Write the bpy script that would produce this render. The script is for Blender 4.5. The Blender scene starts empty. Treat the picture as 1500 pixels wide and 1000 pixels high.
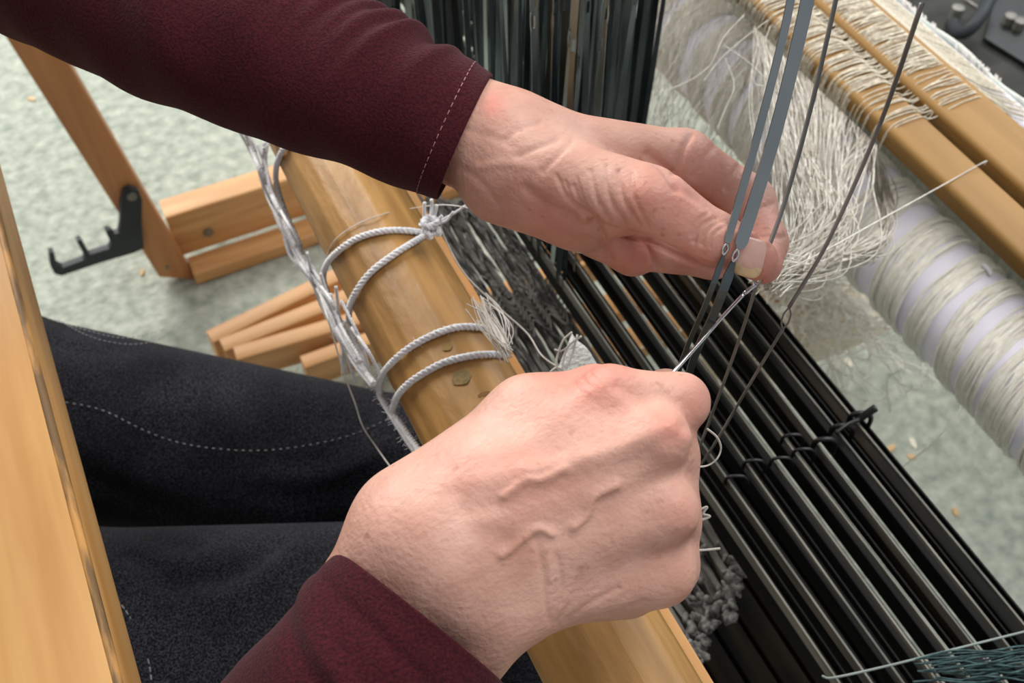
import bpy, bmesh, math, random
import numpy as np
from mathutils import Vector, Matrix, Euler

random.seed(7)
RNG = np.random.default_rng(11)
SC = bpy.context.scene
COL = SC.collection
PI = math.pi

# ------------------------------------------------------------------ camera, world, lights, exposure
# world axes: X = into the loom (away from the weaver), Y = along the loom's width, Z up, floor at z = 0
FPX = 1547.0
TH = math.radians(52.2)
_n = math.hypot(.9, .436)
cc, ss = .9 / _n, .436 / _n
RT = np.array([cc, -ss, 0.0])
FW = np.array([ss * math.cos(TH), cc * math.cos(TH), -math.sin(TH)])
UP = np.array([ss * math.sin(TH), cc * math.sin(TH), math.cos(TH)])
CAM = np.array([0.0, 0.0, 1.3])
cd = bpy.data.cameras.new('camera')
cam = bpy.data.objects.new('camera', cd)
COL.objects.link(cam)
cam.matrix_world = Matrix(((RT[0], UP[0], -FW[0], CAM[0]), (RT[1], UP[1], -FW[1], CAM[1]),
                           (RT[2], UP[2], -FW[2], CAM[2]), (0, 0, 0, 1)))
cd.sensor_width = 36
cd.lens = FPX / 1500 * 36
cd.clip_start = .02
cd.dof.use_dof = True
cd.dof.focus_distance = .43
cd.dof.aperture_fstop = 17
SC.camera = cam

W = bpy.data.worlds.new('room_light')
SC.world = W
W.use_nodes = True
bg = W.node_tree.nodes['Background']
bg.inputs[0].default_value = (.93, .96, 1.0, 1)
bg.inputs[1].default_value = .50


def area(name, loc, target, sx, sy, power, colr=(1, 1, 1)):
    l = bpy.data.lights.new(name, 'AREA')
    l.shape = 'RECTANGLE'
    l.size, l.size_y = sx, sy
    l.energy = power
    l.color = colr
    o = bpy.data.objects.new(name, l)
    COL.objects.link(o)
    o.location = loc
    o.rotation_euler = (Vector(target) - Vector(loc)).to_track_quat('-Z', 'Y').to_euler()
    return o


area('window_daylight', (-.5, 3.4, 2.5), (.15, .5, .6), 2.0, 1.5, 140, (1, .97, .92))
area('side_window_daylight', (2.9, 1.4, 2.6), (.3, .3, .7), 1.8, 1.4, 45, (.97, .98, 1))
area('roll_fill_light', (.95, .25, 2.7), (.62, .4, .6), 1.0, 1.0, 38, (1, .98, .95))  # added overhead fill to brighten the wound roll, not a known lamp

SC.view_settings.view_transform = 'Standard'
SC.view_settings.look = 'None'
SC.view_settings.exposure = 0.0
SC.view_settings.gamma = 1.0
SC.view_settings.use_curve_mapping = False


# ------------------------------------------------------------------ helpers
def at(px, py, z=None, d=None, x=None, y=None):
    """point of the photograph taken to a plane of the place (or to a distance d)"""
    r = ((px - 750) * RT + (500 - py) * UP) / FPX + FW
    if d is None:
        if z is not None:
            d = (z - CAM[2]) / r[2]
        elif x is not None:
            d = (x - CAM[0]) / r[0]
        else:
            d = (y - CAM[1]) / r[1]
    return CAM + r * d


def on_cyl(px, py, cx, cz, r):
    """where a line of sight meets a beam lying along Y"""
    v = ((px - 750) * RT + (500 - py) * UP) / FPX + FW
    ox, oz = -cx, CAM[2] - cz
    a = v[0] ** 2 + v[2] ** 2
    b = 2 * (ox * v[0] + oz * v[2])
    c = ox * ox + oz * oz - r * r
    q = b * b - 4 * a * c
    t = (-b - math.sqrt(q)) / (2 * a) if q > 0 else -b / (2 * a)
    return CAM + v * t


def srgb(r, g, b):
    f = lambda c: (c / 255 / 12.92) if c / 255 <= .04045 else ((c / 255 + .055) / 1.055) ** 2.4
    return (f(r), f(g), f(b), 1)


def mat(name, c1, c2=None, rough=.6, metal=0.0, scale=(20, 20, 20), detail=4, bump=0.0, bscale=None, lo=.35, hi=.65,
        spec=.5, sss=0.0, sheen=0.0, coat=0.0):
    m = bpy.data.materials.new(name)
    m.use_nodes = True
    nt = m.node_tree
    b = nt.nodes['Principled BSDF']
    b.inputs['Roughness'].default_value = rough
    b.inputs['Metallic'].default_value = metal
    b.inputs['Specular IOR Level'].default_value = spec
    if sheen:
        b.inputs['Sheen Weight'].default_value = sheen
    if coat:
        b.inputs['Coat Weight'].default_value = coat
    if sss:
        b.inputs['Subsurface Weight'].default_value = sss
        b.inputs['Subsurface Radius'].default_value = (.01, .004, .002)
        b.inputs['Subsurface Scale'].default_value = .4
    tc = nt.nodes.new('ShaderNodeTexCoord')
    mp = nt.nodes.new('ShaderNodeMapping')
    mp.inputs['Scale'].default_value = scale
    nt.links.new(tc.outputs['Object'], mp.inputs[0])
    nz = nt.nodes.new('ShaderNodeTexNoise')
    nz.inputs['Scale'].default_value = 1
    nz.inputs['Detail'].default_value = detail
    nt.links.new(mp.outputs[0], nz.inputs['Vector'])
    rp = nt.nodes.new('ShaderNodeValToRGB')
    rp.color_ramp.elements[0].position = lo
    rp.color_ramp.elements[1].position = hi
    rp.color_ramp.elements[0].color = c1
    rp.color_ramp.elements[1].color = c2 or c1
    nt.links.new(nz.outputs['Fac'], rp.inputs[0])
    nt.links.new(rp.outputs[0], b.inputs['Base Color'])
    if bump:
        n2 = nz
        if bscale:
            mp2 = nt.nodes.new('ShaderNodeMapping')
            mp2.inputs['Scale'].default_value = bscale
            nt.links.new(tc.outputs['Object'], mp2.inputs[0])
            n2 = nt.nodes.new('ShaderNodeTexNoise')
            n2.inputs['Scale'].default_value = 1
            n2.inputs['Detail'].default_value = detail
            nt.links.new(mp2.outputs[0], n2.inputs['Vector'])
        bp = nt.nodes.new('ShaderNodeBump')
        bp.inputs['Strength'].default_value = bump
        bp.inputs['Distance'].default_value = .002
        nt.links.new(n2.outputs['Fac'], bp.inputs['Height'])
        nt.links.new(bp.outputs[0], b.inputs['Normal'])
    return m


def obj(name, V, Fc, m, parent=None, smooth=True, autos=None):
    me = bpy.data.meshes.new(name)
    me.from_pydata([tuple(v) for v in V], [], [tuple(f) for f in Fc])
    if m is not None:
        me.materials.append(m)
    if smooth:
        me.polygons.foreach_set('use_smooth', [True] * len(me.polygons))
        if autos:
            me.set_sharp_from_angle(angle=math.radians(autos))
    me.update()
    o = bpy.data.objects.new(name, me)
    COL.objects.link(o)
    if parent is not None:
        attach(o, parent)
    return o


def attach(o, parent):
    o.parent = parent
    top = parent
    loc = Vector((0, 0, 0))
    while top is not None:
        if top.type == 'EMPTY':
            loc = loc + top.location
        top = top.parent
    o.matrix_parent_inverse = Matrix.Translation(-loc) if parent.type == 'EMPTY' else Matrix.Identity(4)


def tag(o, label=None, cat=None, group=None, kind=None):
    if label:
        o['label'] = label
    if cat:
        o['category'] = cat
    if group:
        o['group'] = group
    if kind:
        o['kind'] = kind
    return o


def thing(name, label, cat, loc=(0, 0, 0), group=None):
    o = bpy.data.objects.new(name, None)
    o.empty_display_size = .02
    COL.objects.link(o)
    o.location = loc
    return tag(o, label, cat, group)


class MB:
    """collects verts and faces that become ONE mesh"""

    def __init__(s):
        s.V, s.F = [], []

    def add(s, V, Fc):
        n = len(s.V)
        s.V.extend([tuple(v) for v in V])
        s.F.extend([tuple(i + n for i in f) for f in Fc])
        return s

    def build(s, name, m, parent=None, smooth=True, autos=None):
        return obj(name, s.V, s.F, m, parent, smooth, autos)


def catmull(pts, n):
    """n samples per span, through the points"""
    P = [np.array(p, float) for p in pts]
    P = [2 * P[0] - P[1]] + P + [2 * P[-1] - P[-2]]
    out = []
    for i in range(1, len(P) - 2):
        p0, p1, p2, p3 = P[i - 1:i + 3]
        for k in range(n):
            t = k / n
            out.append(.5 * ((2 * p1) + (-p0 + p2) * t + (2 * p0 - 5 * p1 + 4 * p2 - p3) * t * t + (-p0 + 3 * p1 - 3 * p2 + p3) * t ** 3))
    out.append(P[-2])
    return np.array(out)


def frames(pts):
    pts = np.asarray(pts, float)
    t = np.gradient(pts, axis=0)
    t /= np.linalg.norm(t, axis=1)[:, None] + 1e-12
    a = np.array([0, 0, 1.0]) if abs(t[0][2]) < .9 else np.array([1.0, 0, 0])
    u = np.cross(t[0], a)
    u /= np.linalg.norm(u)
    U_, V_ = [], []
    for k in range(len(pts)):
        u = u - t[k] * (u @ t[k])
        u /= np.linalg.norm(u) + 1e-12
        U_.append(u.copy())
        V_.append(np.cross(t[k], u))
    return t, np.array(U_), np.array(V_)


def tube(pts, r, sides=6, cap=True):
    pts = np.asarray(pts, float)
    n = len(pts)
    r = np.full(n, r) if np.isscalar(r) else np.asarray(r)
    t, u, v = frames(pts)
    an = np.arange(sides) * 2 * PI / sides
    V = (pts[:, None, :] + r[:, None, None] * (np.cos(an)[None, :, None] * u[:, None, :] + np.sin(an)[None, :, None] * v[:, None, :])).reshape(-1, 3)
    Fc = []
    for k in range(n - 1):
        for j in range(sides):
            a, b = k * sides + j, k * sides + (j + 1) % sides
            Fc.append((a, b, b + sides, a + sides))
    if cap:
        Fc.append(tuple(range(sides - 1, -1, -1)))
        Fc.append(tuple((n - 1) * sides + j for j in range(sides)))
    return V, Fc


def strip(pts, wvec, w, th):
    """flat bar along pts, wide in wvec"""
    pts = np.asarray(pts, float)
    w = np.full(len(pts), w) if np.isscalar(w) else np.asarray(w)
    t, u, v = frames(pts)
    V = []
    for k in range(len(pts)):
        a = np.array(wvec) - t[k] * (np.array(wvec) @ t[k])
        a /= np.linalg.norm(a)
        b = np.cross(t[k], a)
        for sa, sb in ((1, 1), (-1, 1), (-1, -1), (1, -1)):
            V.append(pts[k] + a * sa * w[k] / 2 + b * sb * th / 2)
    Fc = []
    for k in range(len(pts) - 1):
        for j in range(4):
            Fc.append((k * 4 + j, k * 4 + (j + 1) % 4, (k + 1) * 4 + (j + 1) % 4, (k + 1) * 4 + j))
    Fc += [(3, 2, 1, 0), tuple((len(pts) - 1) * 4 + j for j in range(4))]
    return V, Fc


def rope(pts, r, pitch=.009, strands=3):
    """twisted cord: returns verts and faces of its strands"""
    pts = np.asarray(pts, float)
    seg = np.linalg.norm(np.diff(pts, axis=0), axis=1)
    s = np.concatenate([[0], np.cumsum(seg)])
    n = max(8, int(s[-1] / .0012))
    q = np.stack([np.interp(np.linspace(0, s[-1], n), s, pts[:, k]) for k in range(3)], 1)
    t, u, v = frames(q)
    mb = MB()
    ph = np.linspace(0, s[-1], n) / pitch * 2 * PI
    for k in range(strands):
        a = ph + k * 2 * PI / strands
        c = q + r * .5 * (np.cos(a)[:, None] * u + np.sin(a)[:, None] * v)
        V, Fc = tube(c, r * .56, 6)
        mb.add(V, Fc)
    return mb.V, mb.F


def beam(p0, p1, prof, bulge=0, jitter=0):
    """prism: profile (list of (a,b) in the two axes across) swept from p0 to p1 along one axis"""
    p0, p1 = np.array(p0, float), np.array(p1, float)
    n = len(prof)
    ax = int(np.argmax(np.abs(p1 - p0)))
    oa = [k for k in range(3) if k != ax]
    V = []
    for p in (p0, p1):
        for a, b in prof:
            q = p.copy()
            q[oa[0]] += a
            q[oa[1]] += b
            V.append(q)
    Fc = [(j, (j + 1) % n, n + (j + 1) % n, n + j) for j in range(n)]
    Fc += [tuple(range(n - 1, -1, -1)), tuple(range(n, 2 * n))]
    return V, Fc


def rrect(w, h, r, k=3):
    """rounded rectangle profile centred on 0"""
    out = []
    for cx, cy, a0 in ((w / 2 - r, h / 2 - r, 0), (-w / 2 + r, h / 2 - r, PI / 2), (-w / 2 + r, -h / 2 + r, PI), (w / 2 - r, -h / 2 + r, 1.5 * PI)):
        for j in range(k + 1):
            a = a0 + j * PI / 2 / k
            out.append((cx + r * math.cos(a), cy + r * math.sin(a)))
    return out


def circle(r, n=24):
    return [(r * math.cos(2 * PI * j / n), r * math.sin(2 * PI * j / n)) for j in range(n)]


def fix_normals(o):
    bm = bmesh.new()
    bm.from_mesh(o.data)
    bmesh.ops.recalc_face_normals(bm, faces=bm.faces)
    bm.to_mesh(o.data)
    bm.free()
    return o


def board(name, c, size, r, m, parent=None, axis=1, tilt=None):
    """a board with rounded long edges; c = centre; axis = long axis"""
    c = np.array(c, float)
    p0, p1 = c.copy(), c.copy()
    p0[axis] -= size[axis] / 2
    p1[axis] += size[axis] / 2
    oa = [k for k in range(3) if k != axis]
    V, Fc = beam(p0, p1, rrect(size[oa[0]], size[oa[1]], r))
    V = np.array(V)
    if tilt is not None:
        V = (np.array(tilt) @ (V - c).T).T + c
    return fix_normals(obj(name, V, Fc, m, parent, True, 40))


# ------------------------------------------------------------------ materials
M = {}
M['floor'] = mat('concrete_floor', srgb(138, 147, 135), srgb(186, 191, 177), rough=.85, scale=(48, 48, 48), detail=9, bump=1.0, bscale=(75, 75, 75), lo=.3, hi=.7)
for _n in M['floor'].node_tree.nodes:
    if _n.type == 'BUMP':
        _n.inputs['Distance'].default_value = .006
M['pine'] = mat('pine_wood', srgb(196, 144, 90), srgb(218, 170, 116), rough=.5, scale=(5, 60, 60), bump=.05)
M['pine_y'] = mat('pine_wood_lengthwise', srgb(202, 142, 78), srgb(226, 172, 106), rough=.5, scale=(55, 3.5, 55), bump=.05)
M['pine_z'] = mat('orange_pine_upright', srgb(172, 116, 70), srgb(190, 134, 84), rough=.5, scale=(60, 60, 4), bump=.05)
M['palewood'] = mat('bleached_wood', srgb(222, 204, 174), srgb(236, 222, 198), rough=.7, scale=(6, 50, 50))
M['breast'] = mat('worn_varnished_beech', srgb(196, 142, 78), srgb(220, 170, 106), rough=.5, scale=(50, 4, 50), bump=.06)
M['worn'] = mat('worn_edge_wood', srgb(120, 92, 58), srgb(206, 152, 84), rough=.6, scale=(150, 22, 150), bump=.2, lo=.42, hi=.6)
M['cloth_beam'] = mat('honey_varnished_beam', srgb(130, 92, 42), srgb(188, 142, 80), rough=.5, scale=(75, 9, 75), bump=.5, bscale=(110, 45, 110), lo=.25, hi=.7)
M['stick'] = mat('ochre_lease_wood', srgb(136, 100, 46), srgb(152, 114, 58), rough=.6, scale=(60, 4, 60), bump=.03)
M['blackmetal'] = mat('black_enamelled_steel', srgb(9, 11, 11), srgb(24, 28, 27), rough=.45, metal=0, scale=(200, 16, 200), detail=6, lo=.45, hi=.8)
M['railblack'] = mat('dusty_black_rail', srgb(4, 5, 5), srgb(16, 16, 13), rough=.65, metal=0, spec=.18, scale=(120, 14, 120), detail=6, lo=.45, hi=.75)
M['steel'] = mat('heddle_steel', srgb(124, 136, 140), srgb(188, 196, 198), rough=.32, metal=.95, scale=(30, 30, 9))
M['barsteel'] = mat('heddle_bar_steel', srgb(66, 66, 60), srgb(112, 110, 100), rough=.55, metal=.1, scale=(100, 12, 100))
M['wire'] = mat('grey_wire', srgb(104, 103, 101), srgb(138, 135, 132), rough=.4, metal=.35)
M['bright'] = mat('polished_hook_steel', srgb(190, 192, 196), srgb(215, 216, 220), rough=.2, metal=.95)
M['bracket'] = mat('black_powder_coat', srgb(34, 40, 44), srgb(44, 50, 54), rough=.6, metal=.1)
M['bolt'] = mat('dull_bolt_steel', srgb(120, 118, 110), srgb(160, 158, 150), rough=.4, metal=.7)
M['cord'] = mat('white_cotton_cord', srgb(212, 212, 214), srgb(236, 236, 238), rough=.9, scale=(500, 500, 500), bump=.3, sheen=.2)
M['thread'] = mat('white_thread', srgb(205, 200, 190), srgb(232, 228, 220), rough=.8, scale=(80, 80, 80))
M['warp'] = mat('natural_linen_warp', srgb(184, 174, 154), srgb(226, 218, 198), rough=.75, scale=(300, 300, 300))
M['loose'] = mat('loose_linen_ends', srgb(196, 188, 174), srgb(240, 235, 224), rough=.6, scale=(90, 90, 90))
M['band'] = mat('cream_wound_yarn', srgb(240, 236, 222), srgb(252, 249, 240), rough=.8, scale=(160, 160, 160))
M['paper'] = mat('lilac_white_paper', srgb(232, 229, 243), srgb(242, 239, 250), rough=.7, scale=(20, 20, 20))
M['mint'] = mat('pale_mint_cloth', srgb(196, 208, 198), srgb(226, 230, 220), rough=.9, scale=(60, 120, 60), bump=.3, lo=.3, hi=.6)
M['white_cloth'] = mat('white_woven_cloth', srgb(188, 190, 184), srgb(222, 222, 216), rough=.95, scale=(500, 500, 160), bump=.8)
M['dust'] = mat('dust_covered_steel', srgb(48, 48, 45), srgb(138, 134, 128), rough=.9, metal=.1, scale=(160, 40, 160), detail=6, lo=.35, hi=.7)
M['lint'] = mat('grey_lint', srgb(70, 69, 66), srgb(150, 148, 144), rough=1, scale=(220, 220, 220), bump=.6)
M['darklamm'] = mat('dark_brown_with_shade', srgb(8, 8, 7), srgb(44, 33, 16), rough=.7, spec=.15, scale=(60, 6, 60), lo=.45, hi=.7)  # painted shade on the low lamms, plain dark brown on two rails
M['teal'] = mat('dark_teal_yarn', srgb(28, 52, 54), srgb(66, 94, 94), rough=.8, scale=(200, 200, 200))
M['case'] = mat('scuffed_dark_grey_case', srgb(20, 21, 19), srgb(60, 60, 55), rough=.55, spec=.3, metal=.2, scale=(6, 14, 14), detail=7)
M['casedark'] = mat('black_panel', srgb(10, 14, 13), srgb(28, 34, 32), rough=.35, scale=(20, 20, 20))
M['chip'] = mat('wood_chip', srgb(196, 160, 112), srgb(220, 190, 146), rough=.8)
M['chipw'] = mat('pale_chip', srgb(214, 206, 188), srgb(234, 228, 212), rough=.8)
M['jeans'] = mat('black_denim', srgb(13, 13, 17), srgb(72, 72, 82), rough=.95, scale=(900, 900, 900), detail=3, bump=.4, bscale=(700, 1100, 900), lo=.42, hi=.72, sheen=.04, spec=.15)
_nt = M['jeans'].node_tree
_b = _nt.nodes['Principled BSDF']
_src = _b.inputs['Base Color'].links[0].from_socket
_tc = _nt.nodes.new('ShaderNodeTexCoord')
_n1 = _nt.nodes.new('ShaderNodeTexNoise')
_n1.inputs['Scale'].default_value = 14
_n1.inputs['Detail'].default_value = 5
_nt.links.new(_tc.outputs['Object'], _n1.inputs['Vector'])
_mr = _nt.nodes.new('ShaderNodeMapRange')
_mr.inputs[1].default_value, _mr.inputs[2].default_value, _mr.inputs[3].default_value, _mr.inputs[4].default_value = .3, .7, .55, 1.35
_nt.links.new(_n1.outputs['Fac'], _mr.inputs[0])
_mx = _nt.nodes.new('ShaderNodeVectorMath')
_mx.operation = 'SCALE'
_nt.links.new(_src, _mx.inputs[0])
_nt.links.new(_mr.outputs[0], _mx.inputs['Scale'])
_nt.links.new(_mx.outputs[0], _b.inputs['Base Color'])
M['stitch'] = mat('pale_stitching', srgb(150, 150, 152), srgb(186, 186, 188), rough=.9)
M['shirt'] = mat('maroon_knit', srgb(46, 14, 20), srgb(76, 26, 33), rough=.95, scale=(900, 900, 900), detail=3, bump=.35, bscale=(900, 900, 900), lo=.3, hi=.75, sheen=.05, spec=.15)
M['seam'] = mat('maroon_seam_thread', srgb(140, 92, 98), srgb(160, 112, 116), rough=.9)
M['nail'] = mat('fingernail', srgb(218, 170, 156), srgb(226, 182, 168), rough=.22, sss=.1, scale=(80, 80, 80))
M['nailtip'] = mat('nail_free_edge', srgb(222, 196, 150), srgb(228, 204, 160), rough=.35)
M['hair'] = mat('brown_hair', srgb(70, 50, 36), srgb(106, 80, 58), rough=.5, scale=(30, 200, 200))


def skin_mat():
    m = mat('skin', srgb(188, 139, 121), srgb(212, 167, 150), rough=.5, scale=(45, 45, 45), detail=5, bump=.28, bscale=(420, 420, 420), sss=.12, lo=.3, hi=.7, spec=.4)
    nt = m.node_tree
    b = nt.nodes['Principled BSDF']
    src = b.inputs['Base Color'].links[0].from_socket
    va = nt.nodes.new('ShaderNodeVertexColor')
    va.layer_name = 'blush'
    mx = nt.nodes.new('ShaderNodeMix')
    mx.data_type = 'RGBA'
    nt.links.new(va.outputs['Color'], mx.inputs[0])
    nt.links.new(src, mx.inputs[6])
    mx.inputs[7].default_value = srgb(214, 122, 108)
    # freckles
    tc = nt.nodes.new('ShaderNodeTexCoord')
    n = nt.nodes.new('ShaderNodeTexNoise')
    n.inputs['Scale'].default_value = 230
    n.inputs['Detail'].default_value = 1
    nt.links.new(tc.outputs['Object'], n.inputs['Vector'])
    r = nt.nodes.new('ShaderNodeValToRGB')
    r.color_ramp.elements[0].position = .68
    r.color_ramp.elements[1].position = .8
    r.color_ramp.elements[0].color = (0, 0, 0, 1)
    r.color_ramp.elements[1].color = (.45, .45, .45, 1)
    nt.links.new(n.outputs['Fac'], r.inputs[0])
    m2 = nt.nodes.new('ShaderNodeMix')
    m2.data_type = 'RGBA'
    nt.links.new(r.outputs[0], m2.inputs[0])
    nt.links.new(mx.outputs[2], m2.inputs[6])
    m2.inputs[7].default_value = srgb(160, 104, 80)
    nt.links.new(m2.outputs[2], b.inputs['Base Color'])
    return m


M['skin'] = skin_mat()

# ------------------------------------------------------------------ setting: the floor
V, Fc = [], []
fo = obj('floor', [(-3, -2, 0), (4, -2, 0), (4, 5, 0), (-3, 5, 0)], [(0, 1, 2, 3)], M['floor'], smooth=False)
tag(fo, kind='structure')

# ------------------------------------------------------------------ the loom frame
loom = thing('floor_loom', 'wooden floor loom frame with worn breast beam beside the lap and orange far leg', 'loom', (-.02, 1.25, 0))
# breast beam, square with a worn eased edge
V, Fc = beam((-.124, -.35, .845), (-.124, 1.27, .845), rrect(.094, .05, .004, 2))
fix_normals(obj('breast_beam', V, Fc, M['breast'], loom, True, 40))
e = []
yy = np.linspace(-.34, 1.2, 160)
off = np.convolve(RNG.normal(0, .0005, 168), np.ones(9) / 9, 'valid')
V, Fc = tube(np.stack([-.0789 + off, yy, .8679 + off], 1), .0024, 8)
tag(obj('worn_edge', V, Fc, M['worn'], loom), 'greyed worn edge')
# far leg, leaning slightly to the weaver
leg = fix_normals(obj('side_leg', *beam((0, 0, 0), (0, 0, .84), rrect(.052, .032, .003, 2)), M['pine_z'], loom, True, 40))
lv = np.array([v.co for v in leg.data.vertices])
for v in leg.data.vertices:
    z = v.co.z
    v.co.x += .005 - .128 * z
    v.co.y += 1.266
    if z < .01 and v.co.x < 0:
        v.co.z += .028
fr = board('foot_rail', (.40, 1.30, .074), (.76, .045, .09), .004, M['pine'], loom, axis=0)
board('floor_batten', (.41, 1.2545, .014), (.76, .044, .026), .004, M['pine'], loom, axis=0)
bo = obj('bolt', *beam((.075, 1.2775, .064), (.075, 1.274, .064), circle(.008, 12)), M['bolt'], loom, True, 40)
fix_normals(bo)
bo = obj('bolt', *beam((-.004, 1.2505, .045), (-.004, 1.2475, .045), circle(.003, 10)), M['bolt'], loom, True, 40)
fix_normals(bo)
# notched latch bracket
prof = [(190, 277), (203, 280), (208, 292), (208, 330), (211, 364), (195, 371), (150, 384), (90, 404), (80, 401), (74, 390), (72, 370), (79, 369), (84, 388), (92, 392),
        (122, 381), (125, 377), (112, 353), (119, 351), (131, 373), (160, 364), (163, 357), (154, 338), (161, 337), (168, 343), (174, 341), (176, 330), (177, 300), (181, 282)]
pp = [at(a, b, y=1.238) for a, b in prof]
n = len(pp)
V = [(p[0], 1.238, p[2]) for p in pp] + [(p[0], 1.2485, p[2]) for p in pp]
Fc = [tuple(range(n)), tuple(range(2 * n - 1, n - 1, -1))] + [(j, n + j, n + (j + 1) % n, (j + 1) % n) for j in range(n)]
br = fix_normals(obj('latch_bracket', V, Fc, M['bracket'], loom, False))
tag(br, 'black steel latch bracket with three notches')
p = at(193, 287, y=1.237)
fix_normals(obj('pivot_bolt', *beam((p[0], 1.239, p[2]), (p[0], 1.234, p[2]), circle(.007, 14)), M['bolt'], br, True, 40))
# pale slat beside the cloth beam
board('front_slat', (.1655, .44, .775), (.008, 1.55, .03), .001, M['pine_y'], loom)
# back beam that carries the warp
V, Fc = beam((.709, -.4, .684), (.709, 1.27, .684), circle(.016, 20))
fix_normals(obj('back_beam', V, Fc, M['paper'], loom))
# side stretcher on the far side, high
board('upper_rail', (.3, 1.30, .80), (.98, .04, .07), .004, M['pine'], loom, axis=0)
board('rear_leg', (.74, 1.27, .39), (.05, .032, .78), .003, M['pine_z'], loom, axis=2)

# ------------------------------------------------------------------ cloth beam
CBX, CBZ, CBR = .1245, .806, .033
cb = thing('cloth_beam', 'round honey coloured wooden cloth beam wrapped with white cords', 'beam', (CBX, .45, CBZ))
nseg = 20                                  # hand planed: twenty narrow flats with eased arrises
prof = []
for j in range(nseg):
    for e_ in (-.30, .30):
        a = 2 * PI * (j + .5 * e_ * .45) / nseg + .05 * math.sin(j * 2.3)
        prof.append((CBR * 1.004 * math.cos(a), CBR * 1.004 * math.sin(a)))
fix_normals(obj('beam_core', *beam((CBX, -.35, CBZ), (CBX, 1.22, CBZ), prof), M['cloth_beam'], cb, False))
# green stain and a knot in the wood
for (px, py, w_, h_, mm, nm) in ((676, 553, .0055, .0045, mat('green_paint_stain', srgb(112, 104, 60), srgb(160, 122, 62), rough=.7, scale=(420, 420, 420)), 'paint_stain'),
                                 (655, 508, .003, .0025, mat('faint_green_stain', srgb(134, 116, 60), srgb(150, 116, 56), rough=.7), 'paint_stain'),
                                 (709, 577, .0035, .0014, mat('dark_knot', srgb(104, 66, 26), srgb(130, 88, 36), rough=.6), 'wood_knot')):
    c = on_cyl(px, py, CBX, CBZ, CBR)
    th0 = math.atan2(c[2] - CBZ, c[0] - CBX)
    Vs, Fs = [], []
    ring = 18
    pts = [(0, 0)] + [(math.cos(2 * PI * k / ring) * (1 + .10 * math.sin(k * 2.7)), math.sin(2 * PI * k / ring) * (1 + .12 * math.cos(k * 1.9))) for k in range(ring)]
    for u, v in pts:
        a = th0 + u * w_ / CBR
        Vs.append((CBX + (CBR + .00025) * math.cos(a), c[1] + v * h_, CBZ + (CBR + .00025) * math.sin(a)))
    for k in range(ring):
        Fs.append((0, 1 + k, 1 + (k + 1) % ring))
    fix_normals(obj(nm, Vs, Fs, mm, cb))

# ------------------------------------------------------------------ apron cords over the cloth beam
CR = .0021


def cord_path(px_pts, lift=CR):
    return [on_cyl(a, b, CBX, CBZ, CBR + lift) for a, b in px_pts]


def knot(name, c, parent, s=.006, seed=0):
    r = random.Random(seed)
    pts = []
    for k in range(14):
        a = k * 1.9
        pts.append((c[0] + s * math.cos(a) * .8, c[1] + s * math.sin(a * 1.3) * 1.1, c[2] + s * .7 * math.sin(a * .7 + 1)))
    return obj(name, *rope(catmull(pts, 6), .0018), M['cord'], parent)


def fuzz(mb, pts, r, n, L, seed):
    rr = random.Random(seed)
    pts = np.asarray(pts)
    for k in range(n):
        i = rr.randrange(len(pts))
        d = np.array([rr.gauss(0, 1) for _ in range(3)])
        d /= np.linalg.norm(d)
        a = pts[i] + d * r
        b = a + d * L * rr.uniform(.3, 1) + np.array([rr.gauss(0, 1) for _ in range(3)]) * L * .2
        mb.add(*tube([a, (a + b) / 2 + d * L * .1, b], .00012, 3, False))


# far pair just showing below the sleeve
ac = thing('apron_cord', 'white twisted apron cord farthest up the wooden beam, half hidden by the upper sleeve', 'cord', tuple(on_cyl(430, 215, CBX, CBZ, CBR)), 'apron cords')
p1 = cord_path([(560, 190), (500, 185), (450, 195), (425, 208), (410, 228)]) + [at(404, 262, x=.088), at(418, 310, x=.086), at(440, 360, x=.085)]
p2 = cord_path([(520, 150), (460, 165), (415, 185), (397, 197)]) + [at(389, 215, x=.086), at(388, 245, x=.083), at(400, 285, x=.082), at(420, 335, x=.082)]
obj('cord_strand', *rope(catmull(p1, 8), CR), M['cord'], ac)
obj('cord_strand', *rope(catmull(p2, 8), CR), M['cord'], ac)
# middle pair with a knot
ac = thing('apron_cord', 'knotted pair of white apron cords crossing the middle of the wooden beam', 'cord', tuple(on_cyl(560, 345, CBX, CBZ, CBR)), 'apron cords')
p1 = cord_path([(628, 343), (600, 338), (562, 338), (523, 349), (495, 368), (478, 388)]) + [at(474, 410, x=.090), at(484, 440, x=.087), at(500, 475, x=.086), at(520, 515, x=.086)]
p2 = cord_path([(630, 340), (605, 355), (575, 374), (540, 402), (516, 438)]) + [at(511, 465, x=.091), at(520, 500, x=.088), at(538, 535, x=.086)]
obj('cord_strand', *rope(catmull(p1, 8), CR), M['cord'], ac)
obj('cord_strand', *rope(catmull(p2, 8), CR), M['cord'], ac)
kc = at(630, 330, d=.612)
knot('cord_knot', kc, ac, .0055, 1)
mb = MB()
for k, (a, b) in enumerate([(622, 296), (632, 292), (640, 300), (648, 316), (690, 296), (664, 310)]):
    q = catmull([kc, (kc + at(a, b, d=.61)) / 2 + RNG.normal(0, .002, 3), at(a, b, d=.608)], 6)
    mb.add(*tube(q, .0011 if k < 4 else .0008, 5))
mb.build('cord_tail', M['cord'], ac)
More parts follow.
